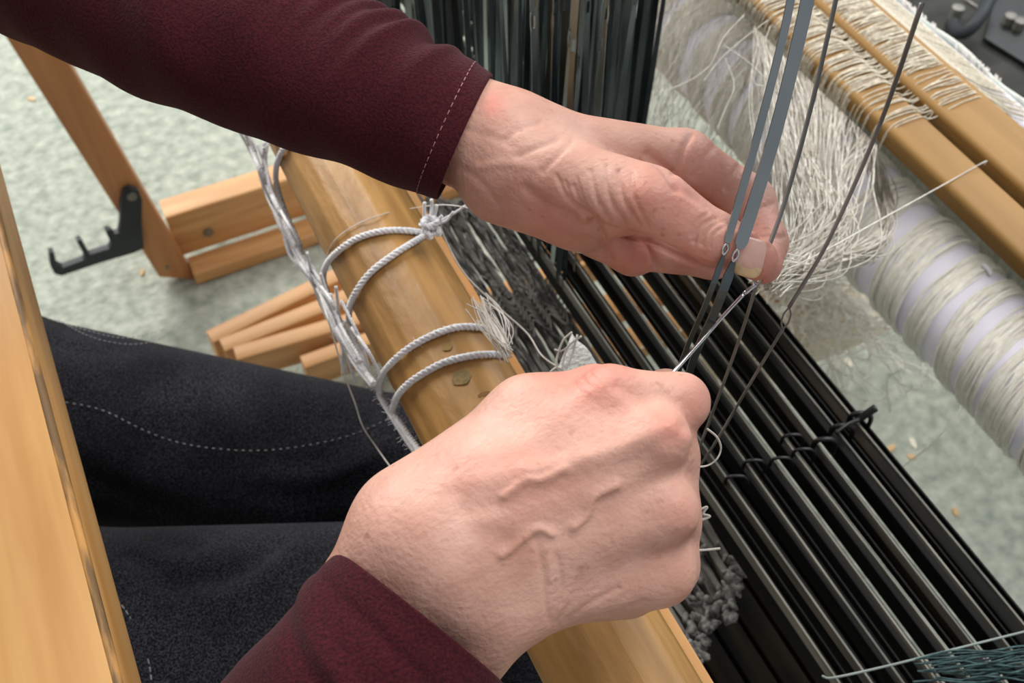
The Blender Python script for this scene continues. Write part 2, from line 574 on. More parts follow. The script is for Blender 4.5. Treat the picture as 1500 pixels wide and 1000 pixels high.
# near pair with a frayed tie
ac = thing('apron_cord', 'white apron cord pair nearest the lower hand, with a frayed tie at its right end', 'cord', tuple(on_cyl(650, 500, CBX, CBZ, CBR)), 'apron cords')
p1 = cord_path([(728, 488), (705, 480), (672, 479), (640, 488), (603, 507), (575, 530)]) + [at(558, 553, x=.090), at(556, 575, x=.089), at(567, 597, x=.089), at(590, 633, x=.089), at(615, 670, x=.089)]
p2 = cord_path([(742, 520), (715, 519), (690, 521), (650, 531), (610, 553), (588, 572)]) + [at(578, 590, x=.0905), at(577, 605, x=.090), at(595, 633, x=.0895), at(618, 666, x=.0895)]
c1, c2 = catmull(p1, 8), catmull(p2, 8)
obj('cord_strand', *rope(c1, CR), M['cord'], ac)
obj('cord_strand', *rope(c2, CR), M['cord'], ac)
mb = MB()
fuzz(mb, c1[-34:], .002, 260, .0035, 3)
fuzz(mb, c2[-30:], .002, 160, .003, 4)
fuzz(mb, c1[:40], .002, 80, .0025, 5)
tag(mb.build('cord_fuzz', M['cord'], ac), kind='stuff')
mb = MB()
rr = random.Random(5)
for k in range(46):
    a = at(742 + rr.gauss(0, 4), 512 + rr.gauss(0, 8), d=.556 + rr.gauss(0, .003))
    b = at(704 + rr.gauss(0, 9), 446 + rr.gauss(0, 10), d=.585 + rr.gauss(0, .003))
    m_ = (a + b) / 2 + np.array([rr.gauss(0, .0025) for _ in range(3)])
    mb.add(*tube(catmull([a, m_, b], 4), .00035, 3, False))
for k in range(3):
    a = at(744, 512, d=.554)
    mb.add(*tube(catmull([a, at(722 + 2 * k, 480, d=.568), at(704, 452 + 3 * k, d=.585)], 6), .0013, 5))
tag(mb.build('frayed_tie', mat('frayed_grey_cotton', srgb(186, 176, 164), srgb(226, 220, 212), rough=.95), ac), 'frayed greyish tie')

# slack bundle of white cords along the beam's left side
main = [(355, 178), (372, 212), (386, 250), (401, 292), (417, 332), (437, 372), (458, 405), (478, 442), (497, 485), (520, 528), (545, 562)]
bundle = thing('cord_bundle', 'slack bundle of white apron strings running along the left edge of the wooden beam', 'cords', tuple(at(440, 380, x=.084)))
for k in range(9):
    rr = random.Random(40 + k)
    w = 5 + 7 * (k % 3)
    pts = [at(a + rr.gauss(0, 2.5) + (k - 4) * 1.6, b + rr.gauss(0, 2), x=.079 + rr.uniform(0, .006)) for a, b in main[(0 if k < 4 else 1 + k % 3):(11 if k % 2 else 10)]]
    obj('string', *rope(catmull(pts, 8), rr.choice([.0012, .0015, .0019]), .007), M['cord'], bundle)
for k, (a0, b0, a1, b1) in enumerate([(470, 400, 508, 545), (484, 430, 530, 552), (500, 440, 545, 560), (505, 470, 502, 548), (515, 480, 556, 548), (492, 420, 520, 560), (450, 370, 497, 500)]):
    rr = random.Random(70 + k)
    pts = [at(a0, b0, x=.082), at((a0 + a1) / 2 + rr.gauss(0, 5), (b0 + b1) / 2, x=.083), at(a1, b1, x=.085)]
    obj('string', *rope(catmull(pts, 10), .0011, .006), M['cord'], bundle)
mb = MB()
fuzz(mb, catmull([at(a, b, x=.081) for a, b in main], 8), .003, 200, .004, 8)
tag(mb.build('string_fuzz', M['cord'], bundle), kind='stuff')

# single stray threads
st = obj('stray_thread', *tube(catmull(cord_path([(477, 375), (490, 352), (520, 330), (560, 314), (605, 305)], .0012) + [at(650, 300, d=.61), at(700, 308, d=.585), at(750, 328, d=.55), at(800, 352, d=.52),
                                         at(850, 370, d=.50), at(897, 366, d=.485)], 10), .00035, 4), M['thread'])
tag(st, 'thin white thread looping over the wooden beam to the upper hand', 'thread')
st = obj('stray_thread', *tube(catmull([at(645, 318, d=.61), at(650, 345, d=.62), at(680, 400, d=.63), at(730, 450, d=.64), at(772, 488, d=.64), at(795, 522, d=.63), at(830, 545, d=.62)], 10), .0005, 4), M['thread'])
tag(st, 'white thread trailing from the cord knot over the dusty rods to the cloth scrap', 'thread')
st = obj('stray_thread', *tube(catmull([at(468, 430, x=.075), at(480, 465, x=.07), at(490, 500, x=.07), at(505, 550, x=.07), at(520, 590, x=.072), at(532, 625, x=.074), at(555, 660, x=.078), at(578, 692, x=.08)], 10), .0005, 4), M['thread'])
tag(st, 'fine white thread hanging down over the black jeans', 'thread')
st = obj('stray_thread', *tube(catmull([at(1036, 628, d=.44), at(1050, 640, d=.45), at(1056, 656, d=.46), at(1050, 672, d=.46), at(1035, 682, d=.46), at(1012, 684, d=.45)], 10), .0005, 4), M['thread'])
tag(st, 'little loop of white thread beside the curled index finger of the lower hand', 'thread')

# ------------------------------------------------------------------ treadles
tr_lab = ['light wooden treadle farthest from the knee, uppermost of three fanned treadles', 'light wooden treadle in the middle of three fanned treadles',
          'light wooden treadle nearest the knee, lowest of the three fanned treadles', ]
for k, (a0, b0, a1, b1) in enumerate([(308, 496, 560, 372), (326, 508, 572, 410), (345, 520, 590, 448)]):
    z = .13
    p0, p1 = at(a0, b0, z=z), at(a1, b1, z=z)
    d = p1 - p0
    L = np.linalg.norm(d) + .1
    ang = math.atan2(d[1], d[0])
    V, Fc = beam((0, 0, 0), (L, 0, 0), rrect(.026, .05, .003, 2))
    o = fix_normals(obj('treadle', V, Fc, M['pine'], None, True, 40))
    o.location = (p0[0], p0[1], z - .02)
    o.rotation_euler = (0, 0, ang)
    tag(o, tr_lab[k], 'treadle', 'treadles')
for k, (y, z, x0, x1, lab) in enumerate([(.915, .10, .12, .8, 'light wooden treadle glimpsed at the bottom of the white cord bundle'),
                                       (.80, .30, .43, .74, 'pale wooden lamm seen between the black bars closest to the upper wrist'),
                                       (.69, .30, .42, .74, 'pale wooden lamm between the black bars, upper of two short rows below the upper hand'),
                                       (.632, .30, .42, .74, 'pale wooden lamm between the black bars, lower of two short rows below the upper hand')]):
    nm = 'treadle' if k == 0 else 'lamm'
    V, Fc = beam((0, 0, 0), (x1 - x0, 0, 0), rrect(.024, .05, .003, 2) if k == 0 else rrect(.034, .024, .003, 2))
    o = fix_normals(obj(nm, V, Fc, M['pine'], None, True, 40))
    o.location = (x0, y, z)
    tag(o, lab, nm, 'treadles' if k == 0 else 'pale lamms')

# ------------------------------------------------------------------ heddle shafts
NSH = 8
SX = [.268 + .0172 * i for i in range(NSH)]
ZB = .70
Y0, Y1 = -.3, 1.2
ordn = ['frontmost', 'second', 'third', 'fourth', 'fifth', 'sixth', 'seventh', 'rearmost']
hooks_at = {7: [(1262, 608)], 6: [(1222, 632)], 5: [(1190, 655)], 4: [(1128, 655), (1180, 660)], 3: [(1122, 684)], 2: [(1055, 700)], 1: [(1080, 700)], 0: []}
shafts = []
for i in range(NSH):
    x = SX[i]
    sh = thing('heddle_shaft', ordn[i] + ' black heddle shaft counted from the cloth beam, with a thin bright heddle bar', 'heddle shaft', (x, .45, ZB - .03), 'heddle shafts')
    shafts.append(sh)
    w = .0075 if i < 7 else .013
    fix_normals(obj('lower_rail', *beam((x, Y0, ZB - .020), (x, Y1, ZB - .020), rrect(w, .016, .0012, 2)), M['darklamm' if i in (5, 7) else 'railblack'], sh, True, 40))
    yy = np.linspace(Y0, Y1, 40)
    wob = .0007 * np.sin(yy * 9 + i * 2)
    bh = .009 if i < 2 else .0036
    V, Fc = strip(np.stack([x - .0044 + wob, yy, np.full(40, ZB - bh / 2)], 1), (0, 0, 1), bh, .0013)
    tag(obj('heddle_bar', V, Fc, M['barsteel'], sh, False), 'thin bright steel bar')
    if i % 2 == 0 or i == 7:
      V, Fc = strip(np.stack([x + .006 + wob * .7, yy, np.full(40, ZB - .012)], 1), (0, 0, 1), .006, .0012)
      tag(obj('heddle_bar', V, Fc, M['railblack'], sh, False), 'dark steel bar')
    fix_normals(obj('upper_rail', *beam((x, Y0, 1.165), (x, Y1, 1.165), rrect(w, .03, .0012, 2)), M['railblack'], sh, True, 40))
    fix_normals(obj('heddle_bar', *beam((x, Y0, 1.138), (x, Y1, 1.138), rrect(.0016, .010, .0004, 1)), M['barsteel'], sh, False))
    for y in (Y0, Y1):
        fix_normals(obj('end_post', *beam((x, y, ZB - .05), (x, y, 1.18), rrect(.0075, .02, .001, 2)), M['railblack'], sh, True, 40))
    for (a, b) in hooks_at[i]:
        p = at(a, b, z=ZB + .004)
        p[0] = x
        pts = [(x - .006, p[1] + .004, ZB - .006), (x - .006, p[1] + .004, ZB + .001), (x - .003, p[1] + .002, ZB + .005), (x + .003, p[1] - .001, ZB + .0045), (x + .006, p[1] - .003, ZB - .001), (x + .007, p[1] - .003, ZB - .012)]
        obj('bar_hook', *tube(catmull(pts, 5), .0012 if i < 5 else .0018, 6), M['blackmetal'], sh)
# the long lever on the rearmost shaft
pts = [at(1224, 634, z=ZB + .006), at(1240, 622, z=ZB + .008), at(1258, 614, z=ZB + .006), at(1272, 604, z=ZB + .012), at(1283, 597, z=ZB + .016)]
obj('locking_lever', *tube(catmull(pts, 6), np.interp(np.arange(25), [0, 10, 14, 24], [.0013, .0014, .0026, .0028]), 8), M['blackmetal'], shafts[7])

# ------------------------------------------------------------------ flat steel heddles
ZT = 1.138


def heddle_mesh(name, w):
    me = bpy.data.meshes.new(name)
    L = ZT - ZB + .012
    mb = MB()
    zs = [0, .008, L * .46, L * .48]
    # lower blade, eye (two legs), upper blade, twisted a quarter turn at the middle
    mb.add(*strip([(0, 0, 0), (0, 0, L * .2), (0, 0, L * .47)], (0, 1, 0), [w * .7, w, w * .55], .0005))
    mb.add(*strip([(.0002, -.0013, L * .465), (.0004, -.0017, L * .48), (.0002, -.0013, L * .495)], (1, 0, 0), .0012, .0006))
    mb.add(*strip([(-.0002, .0013, L * .465), (-.0004, .0017, L * .48), (-.0002, .0013, L * .495)], (1, 0, 0), .0012, .0006))
    mb.add(*strip([(0, 0, L * .49), (0, 0, L * .75), (0, 0, L)], (0, 1, 0), [w * .55, w, w * .7], .0005))
    me.from_pydata([tuple(map(float, v)) for v in mb.V], [], mb.F)
    me.materials.append(M['steel'])
    return me


HM = [heddle_mesh('heddle', w) for w in (.0045, .0055, .0065)]
HM2 = heddle_mesh('heddle_dark', .006)
HM2.materials[0] = mat('darkened_heddle_steel', srgb(54, 64, 68), srgb(96, 106, 110), rough=.35, metal=.9, scale=(30, 30, 9))
rr = random.Random(21)
hcount = 0
for i in range(NSH):
    ys = []
    y = .455 + .012 * i if i < 5 else .527 + .012 * (i - 5)
    while y < .87:
        ys.append(y)
        y += rr.choice([.004, .006, .008, .012, .02]) * (1 if y < .62 else 1.9)
    for y in ys:
        o = bpy.data.objects.new('steel_heddle', rr.choice(HM + HM + [HM2, HM2]))
        COL.objects.link(o)
        o.location = (SX[i] - .0044 + rr.uniform(-.0015, .0015), y, ZB - .01)
        o.rotation_euler = (rr.gauss(0, .022), rr.gauss(0, .012), rr.gauss(1.15, .55))
        zone = 'right' if i >= 5 and y < .62 else ('middle' if y < .62 else 'left')
        dark = o.data == HM2
        tag(o, ('dark' if dark else 'pale') + ' flat steel heddle in the ' + {'right': 'rightmost cluster beside loose warp ends', 'middle': 'middle of the far row above the wrist', 'left': 'left part of the far row behind the sleeve'}[zone], 'heddle',
            ('dark' if dark else 'pale') + ' steel heddles, ' + zone + ' of the far row')
        hcount += 1


# the heddles held by the upper hand
def held_flat(name, pts, w, label, m):
    t = thing(name, label, 'heddle', tuple(pts[-1]))
    k = len(pts) // 2
    wv = (.9, -.43, 0)
    a, b = catmull(pts[:k + 1], 6), catmull(pts[k + 1:], 6)
    wa = np.full(len(a), w)
    wa[-6:] = np.linspace(w, w * .35, 6)
    wb = np.linspace(w * .8, w * .55, len(b))
    wb[:3] = np.linspace(w * .4, w * .8, 3)
    obj('upper_blade', *strip(a, wv, wa, .0013), m, t, False)
    obj('lower_blade', *strip(b, wv, wb, .0009), HM2.materials[0], t, False)
    e0, e1 = a[-1], b[0]
    s = np.array(RT) * .0011
    mb = MB()
    for q in (1, -1):
        mb.add(*tube(catmull([e0, (e0 * .5 + e1 * .5) + s * q, e1], 5), .0005, 5))
    tag(mb.build('heddle_eye', M['bright'], t), 'small bright eye')


hsteel = mat('held_heddle_steel', srgb(120, 126, 128), srgb(178, 184, 186), rough=.2, metal=.9, scale=(5, 5, 5))
held_flat('held_heddle', [at(1168, -60, d=.39), at(1150, 40, d=.397), at(1112, 190, d=.406), at(1070, 338, d=.414), at(1065, 356, d=.415), at(1060, 374, d=.416), at(1036, 440, d=.428), at(994, 545, d=.47), at(980, 640, d=.60)], .0030,
          'flat steel heddle held by the upper hand, left one of the pair', hsteel)
held_flat('held_heddle', [at(1194, -60, d=.391), at(1174, 40, d=.398), at(1134, 200, d=.407), at(1090, 342, d=.413), at(1081, 364, d=.414), at(1074, 384, d=.416), at(1050, 450, d=.429), at(1010, 545, d=.47), at(996, 640, d=.60)], .0050,
          'flat steel heddle held by the upper hand, right one of the pair', hsteel)


def wire_heddle(pts, eye, label, bt=None):
    t = thing('wire_heddle', label, 'heddle', tuple(pts[-1]))
    up, dn = pts[:eye + 1], pts[eye + 1:]
    a, b = catmull(up, 8), catmull(dn, 8)
    obj('upper_wire', *tube(a, .0010, 5), M['wire'], t)
    obj('lower_wire', *tube(b, .0008, 5), M['wire'], t)
    s = np.array(RT) * .0016
    mb = MB()
    for q in (1, -1):
        mb.add(*tube(catmull([a[-1], a[-1] * .7 + b[0] * .3 + s * q, a[-1] * .3 + b[0] * .7 + s * q, b[0]], 6), .00045, 5))
    mb.build('heddle_eye', bt or M['wire'], t)


wire_heddle([at(1236, -50, d=.40), at(1190, 150, d=.418), at(1150, 295, d=.428), at(1113, 396, d=.432), at(1108, 418, d=.445), at(1082, 500, d=.49), at(1040, 615, d=.56), at(1018, 672, d=.66)], 3,
            'grey wire heddle with its eye right at the thumb nail', M['bright'])
wire_heddle([at(1351, 5, d=.36), at(1290, 180, d=.42), at(1215, 350, d=.46), at(1156, 450, d=.48), at(1147, 482, d=.487), at(1100, 560, d=.52), at(1050, 645, d=.60), at(1020, 690, d=.66)], 3,
            'grey wire heddle standing free right of the hands, with an open eye')

# ------------------------------------------------------------------ dusty rods between the cloth beam and the shafts
for k in range(8):
    x = .224 + .0082 * k
    z = .622 - .003 * (k % 2)
    t = thing('dusty_rod', ordn[k] + ' of eight lint covered dark rods, counted from the wooden beam towards the black bars', 'rod', (x, .4, z), 'dusty rods')
    y0, y1 = .178 + .004 * ((k * 5) % 4) + .004 * k, .66 - .006 * k
    yy = np.linspace(y0, y1, 60)
    rk = random.Random(k)
    off = np.array([rk.gauss(0, .0012) for _ in yy])
    off = np.convolve(off, np.ones(5) / 5, 'same')
    V, Fc = strip(np.stack([x + off, yy, z + off], 1), (0, .0, 1), .008, .0050)
    fix_normals(obj('rod', V, Fc, M['dust'], t, True, 40))
    mb = MB()
    # lint clumps at both ends and along the far half
    for q in range(34):
        yq = y0 + abs(rk.gauss(0, .012)) if q < 14 else rk.uniform(.46, y1)
        c = np.array([x + rk.gauss(0, .0022), yq, z + .004 + rk.gauss(0, .0012)])
        d = np.array([rk.gauss(0, .0025), abs(rk.gauss(.014, .006)) if q >= 14 else rk.gauss(0, .003), rk.gauss(0, .001)])
        mb.add(*tube(catmull([c - d, c + np.array([0, 0, .0015]), c + d], 3), np.array([.0004, .0013, .0018, .002, .0017, .0012, .0004]) * (1.5 * rk.uniform(.6, 1.2) if q < 14 else .62), 6))
    tag(mb.build('lint', M['lint'], t), 'grey lint', kind='stuff')
# zigzag wire loops where the rods cross
tw = thing('tie_wires', 'grey dusty zigzag wires tying the low rods together right of the frayed tie', 'wire', (.255, .49, .634))
mb = MB()
for k in range(7):
    yb = .505 - .006 * k
    pts = []
    for q in range(9):
        pts.append((.228 + .0075 * q, yb + (.008 if q % 2 else -.008), .634))
    obj('zigzag_wire', *tube(catmull(pts, 4), .0010, 5), M['dust'], tw)
# lamms deep under the shafts, coloured dark to give the shade there
for k in range(9):
    x = .225 + .022 * k
    o = fix_normals(obj('lamm', *beam((x, -.3, .50), (x, .41, .50), rrect(.019, .05, .002, 2)), M['darklamm'], None, True, 40))
    tag(o, 'lamm painted dark for the shade under the black bars, ' + (ordn + ['ninth'])[k].replace('rearmost', 'eighth') + ' from the wooden beam', 'lamm', 'dark lamms')

# ------------------------------------------------------------------ woven scrap with thread ends
t = thing('cloth_scrap', 'small white woven scrap with loose thread ends, poking out above the lower hand', 'cloth', tuple(at(850, 540, d=.60)))
qs = [at(800, 590, d=.585), at(838, 486, d=.60), at(892, 552, d=.59), at(880, 600, d=.58)]
nu = 10
V, Fc = [], []
for lay in (0, 1):
    for i in range(nu + 1):
        for j in range(nu + 1):
            u, v = i / nu, j / nu
            p = (1 - u) * (1 - v) * qs[0] + (1 - u) * v * qs[1] + u * v * qs[2] + u * (1 - v) * qs[3]
            p = p + UP * .0012 * math.sin(u * 9 + v * 4) + FW * (.0015 if lay else 0)
            V.append(p)
n1 = (nu + 1) ** 2
for lay in (0, 1):
    for i in range(nu):
        for j in range(nu):
            a = lay * n1 + i * (nu + 1) + j
            Fc.append((a, a + 1, a + nu + 2, a + nu + 1))
for i in range(nu):
    for (a, b) in ((i * (nu + 1), (i + 1) * (nu + 1)), (i * (nu + 1) + nu, (i + 1) * (nu + 1) + nu), (i, i + 1), (nu * (nu + 1) + i, nu * (nu + 1) + i + 1)):
        Fc.append((a, b, b + n1, a + n1))
fix_normals(obj('weave', V, Fc, M['white_cloth'], t))
for k, pts in enumerate([[(838, 486), (824, 500), (815, 530), (822, 552)], [(852, 492), (832, 508), (824, 540), (832, 560)], [(812, 512), (822, 514), (836, 505)], [(806, 545), (816, 538), (824, 545), (818, 556)],
                         [(802, 552), (814, 544), (830, 548), (842, 556)], [(846, 490), (838, 520), (830, 540)]]):
    obj('thread_end', *tube(catmull([at(a, b, d=.59) for a, b in pts], 8), .0006, 5), M['thread'], t)

# white thread ends sticking out right of the lower hand
for k, (pts, lab) in enumerate([([(1022, 748), (1036, 742), (1030, 752), (1040, 756), (1026, 762)], 'tiny crumpled white thread at the knuckles of the lower hand'),
                               ([(1018, 806), (1036, 805), (1055, 803)], 'short straight white thread end below the crumpled one at the knuckles')]):
    tag(obj('stray_thread', *tube(catmull([at(a, b, d=.50) for a, b in pts], 6), .0006, 4), M['thread']), lab, 'thread')

# ------------------------------------------------------------------ warp beam with wound yarn
WX, WZ, WR = .675, .505, .053
wb = thing('warp_beam', 'warp beam wrapped in lilac white paper and bands of cream yarn', 'beam', (WX, .4, WZ))
fix_normals(obj('paper_wrap', *beam((WX, -.3, WZ), (WX, 1.05, WZ), circle(WR, 64)), M['paper'], wb, True, 40))
fix_normals(obj('core', *beam((WX, -.42, WZ), (WX, 1.2, WZ), circle(.03, 24)), M['pine_y'], wb, True, 40))
rr = random.Random(3)
ends = []
y = -.1
bands = []
while y < .98:
    w = rr.choice([.022, .026, .032, .04])
    bands.append((y, w))
    y += w + rr.choice([.009, .012, .016, .022])
for (yb, w) in bands:
    mb = MB()
    nth = int(w / .0019)
    tl = .020 + rr.gauss(0, .003)
    for k in range(nth * 2):
        y0 = yb + w * (rr.random() if k >= nth else k / nth)
        rad = WR + .0006 + (0.0012 if k >= nth else 0) + rr.uniform(0, .0007)
        an = np.linspace(0, 2 * PI, 49)
        ph = rr.uniform(0, 6)
        yy = y0 + tl * np.cos(an - 1.0) * .5 + .0012 * np.sin(2 * an + ph) + .0008 * np.sin(5 * an + ph)
        ra = rad + .0006 * np.sin(3 * an + ph * 2)
        pts = np.stack([WX + ra * np.cos(an), yy, WZ + ra * np.sin(an)], 1)
        mb.add(*tube(pts, .0011, 4, False))
    mb.build('yarn_band', M['band'], wb)
ends = [(1445, 396)]
p = on_cyl(1446, 396, WX, WZ, WR + .003)
V, Fc = tube(catmull([p + np.array([0, -.006, 0]), p + np.array([0, 0, .002]), p + np.array([0, .007, .001])], 5), .0025, 6)
obj('paper_tape', V, Fc, mat('white_tape', srgb(228, 228, 232)), wb)

# mint cloth hanging behind the roll from the back beam
V, Fc = [], []
ny, nz = 90, 24
for j in range(nz + 1):
    v = j / nz
    for i in range(ny + 1):
        y = -.3 + 1.45 * i / ny
        zz = .695 - .30 * v
        xx = .727 + .035 * math.sin(PI * v) + .003 * math.sin(y * 60 + v * 3)
        V.append((xx, y, zz))
for j in range(nz):
    for i in range(ny):
        a = j * (ny + 1) + i
        Fc.append((a, a + 1, a + ny + 2, a + ny + 1))
hc = obj('hanging_cloth', V, Fc, M['mint'])
sm = hc.modifiers.new('thickness', 'SOLIDIFY')
sm.thickness = .0015
tag(hc, 'pale mint cloth hanging from the back beam behind the wound yarn', 'cloth')
mb = MB()
rr = random.Random(14)
for k in range(420):
    y = rr.uniform(-.25, 1.1)
    if math.sin(y * 75) < -.2 and rr.random() < .8:
        continue
    pts = [(.7255 - .001, y, .70), (.724 + .034 * .38, y + rr.gauss(0, .002), .66), (.722 + .034 * .9, y + rr.gauss(0, .004), .60), (.723 + .03, y + rr.gauss(0, .006), .50)]
    mb.add(*tube(catmull(pts, 3), .0009, 3, False))
tag(mb.build('back_warp_threads', M['band']), 'cream warp threads running down behind the two flat sticks', 'threads', kind='stuff')

# ------------------------------------------------------------------ lease sticks
ls1 = fix_normals(obj('lease_stick', *beam((.5405, -.32, .7605), (.5405, 1.15, .7605), rrect(.036, .018, .005, 3)), M['stick'], None, True, 40))
tag(ls1, 'ochre wooden lease stick nearer the hands, with warp threads looped over it', 'stick', 'lease sticks')
ls2 = fix_normals(obj('lease_stick', *beam((.5945, -.32, .7605), (.5945, 1.15, .7605), rrect(.048, .018, .005, 3)), M['stick'], None, True, 40))
tag(ls2, 'ochre wooden lease stick farther from the hands, beside the dark case', 'stick', 'lease sticks')

# warp threads over the sticks
mb = MB()
rr = random.Random(9)
ys = []
y = .428
while y < 1.05:
    ys.append(y)
    y += max(.0004, rr.gauss(.0010, .0006)) if y > .47 else rr.choice([.002, .003, .0012, .005])
for k, y in enumerate(ys):
    j = lambda s: rr.gauss(0, s)
    dy = j(.0015)
    r_ = .00055
    if k % 2:      # over the rear stick, low between them, over the front one
        pts = [(.712, y + .002 + j(.001), .7015), (.66, y + .001, .734), (.617, y, .7665), (.60, y, .7708), (.578, y + j(.001), .7705), (.568, y + dy, .762), (.5615, y + dy, .757), (.556, y + dy, .768), (.546, y + dy * 1.3, .7712), (.530, y + dy * 1.6, .7708), (.5222, y + dy * 2, .765), (.5205, y + dy * 2, .752)]
    else:
        pts = [(.712, y + .002 + j(.001), .7015), (.66, y + .001, .732), (.617, y, .7662), (.60, y + j(.002), .7706), (.582, y + j(.002), .7706), (.571, y + dy, .765), (.562, y + dy, .7655), (.552, y + dy, .7712), (.535, y + dy * 1.5, .7712), (.5245, y + dy * 2, .767), (.5208, y + dy * 2, .758), (.5205, y + dy * 2.4, .748)]
    mb.add(*tube(catmull(pts, 3), r_, 4, False))
tag(mb.build('warp_threads', M['warp']), 'close set natural warp threads lying across both lease sticks', 'threads', kind='stuff')

# loose ends hanging from the front stick
mb = MB()
for k in range(600):
    u = rr.random()
    y = .432 + (.62 * u ** 1.5)
    S = np.array([.5203, y, .752])
    if y < .60:                  # swept towards the hands
        f = (y - .43) / .17
        e = rr.random()
        if f < .25 and rr.random() < .75:   # the long outer loop that swings back
            mid = at(1296 + rr.gauss(0, 6), 300 + rr.gauss(0, 20), d=.83)
            low = at(1282 + rr.gauss(0, 10), 362 + rr.gauss(0, 10), d=.76)
            en = at(1205 + rr.gauss(0, 12), 386 + rr.gauss(0, 7), d=.68)
            e2 = at(1120 + rr.gauss(0, 10), 412 + rr.gauss(0, 8), d=.62)
            pts = [S, mid, low, en, e2]
        else:
            mid = S * .5 + at(1165 + 60 * (1 - f) + rr.gauss(0, 16), 320 + rr.gauss(0, 18), d=.70) * .5 + np.array([rr.gauss(0, .006), rr.gauss(0, .006), -.012 + rr.gauss(0, .006)])
            en = at(1165 + 60 * (1 - f) + rr.gauss(0, 22), 352 + rr.gauss(0, 22), d=.69 + rr.gauss(0, .015))
            e2 = at(1130 + rr.gauss(0, 14), 405 + rr.gauss(0, 14), d=.63 + rr.gauss(0, .015))
            pts = [S, mid, en, e2]
        q = catmull(pts, 7)
    else:
        if rr.random() < .45:
            continue
        y = rr.uniform(.575, .83)
        S = np.array([.5203, y, .752])
        L = rr.uniform(.16, .30)
        dx = rr.uniform(.0, .07)
        y2 = y - .02 + rr.gauss(0, .03)
        pts = [S, S + np.array([-.012 - dx * .2, (y2 - y) * .2 + rr.gauss(0, .006), -L * .25]), np.array([.5 - dx * .7 + rr.gauss(0, .008), y + (y2 - y) * .6 + rr.gauss(0, .012), .752 - L * .6]), np.array([.5 - dx + rr.gauss(0, .01), y2 + rr.gauss(0, .015), .752 - L])]
        q = catmull(pts, 8)
        q = q + np.array([[rr.gauss(0, .0012), rr.gauss(0, .0016), 0] for _ in q])
    mb.add(*tube(q, .00042 if S[1] < .6 else .00032, 3, False))
tag(mb.build('loose_warp_ends', M['loose']), 'loose natural warp ends hanging in a tangle from the front lease stick', 'threads', kind='stuff')
# a few wild curls standing out left of the held heddles
for k, pts in enumerate([[(1090, 22), (1060, 55), (1040, 95), (1006, 120), (960, 138)], [(1124, 30), (1085, 60), (1052, 90), (1030, 120)], [(1060, 66), (1095, 90), (1118, 112), (1140, 135)],
                         [(1128, 38), (1110, 90), (1104, 120), (1118, 126)], [(1062, 85), (1075, 125), (1062, 160), (1050, 190)]]):
    o = obj('stray_warp_end', *tube(catmull([at(a, b, d=.80) for a, b in pts], 8), .00045, 4), M['loose'])
    tag(o, 'curly warp end against lilac paper left of the held heddles, ' + ['longest one', 'short slanting one', 'crossing rightwards', 'closest to them', 'dropping straight'][k], 'thread', 'curly warp ends')
# the warp end being drawn through the heddle eye
o = obj('drawn_thread', *tube(catmull([at(1110, 412, d=.444), at(1150, 395, d=.49), at(1195, 374, d=.55), at(1395, 263, z=.774)*.5+at(1195, 374, d=.55)*.5, at(1390, 266, z=.7745), at(1442, 237, z=.7735), (.566, .370, .765)], 8), .0005, 4), M['thread'])
tag(o, 'single white warp end drawn tight from the heddle eye to the bare lease stick', 'thread')

# ------------------------------------------------------------------ tangle and wood under the roll
o = board('wooden_block', (.74, .57, .27), (.30, .06, .05), .004, M['palewood'], None, axis=0)
tag(o, 'pale wooden rail under the wound yarn, half buried in a cream yarn tangle', 'rail')
o = board('wooden_post', (.56, .575, .17), (.035, .05, .34), .004, M['palewood'], None, axis=2)
tag(o, 'pale wooden post end behind the free wire heddle', 'post')
mb = MB()
rr = random.Random(77)
c0 = at(1195, 430, z=.33)
for k in range(230):
    c = c0 + np.array([rr.gauss(0, .035), rr.gauss(0, .04), rr.gauss(0, .012)])
    pts = [c]
    d = np.array([rr.gauss(0, .02), rr.gauss(0, .02), rr.gauss(0, .006)])
    for q in range(6):
        d = d * .6 + np.array([rr.gauss(0, .018), rr.gauss(0, .018), rr.gauss(0, .006)])
        pts.append(pts[-1] + d)
    mb.add(*tube(catmull(pts, 4), .0009, 3, False))
for a, b in ((1212, 515), (1232, 530), (1268, 500), (1275, 540), (1300, 520)):
    q = at(a, b, z=.10)
    mb.add(*tube(catmull([c0 + np.array([rr.gauss(0, .01), rr.gauss(0, .01), 0]), (c0 + q) / 2 + np.array([rr.gauss(0, .02), rr.gauss(0, .02), .02]), q, q + np.array([rr.gauss(0, .02), rr.gauss(0, .02), -.01])], 8), .0013, 4))
o = mb.build('yarn_tangle', M['band'])
tag(o, 'fluffy tangle of cream yarn waste under the end of the wound roll', 'yarn', kind='stuff')

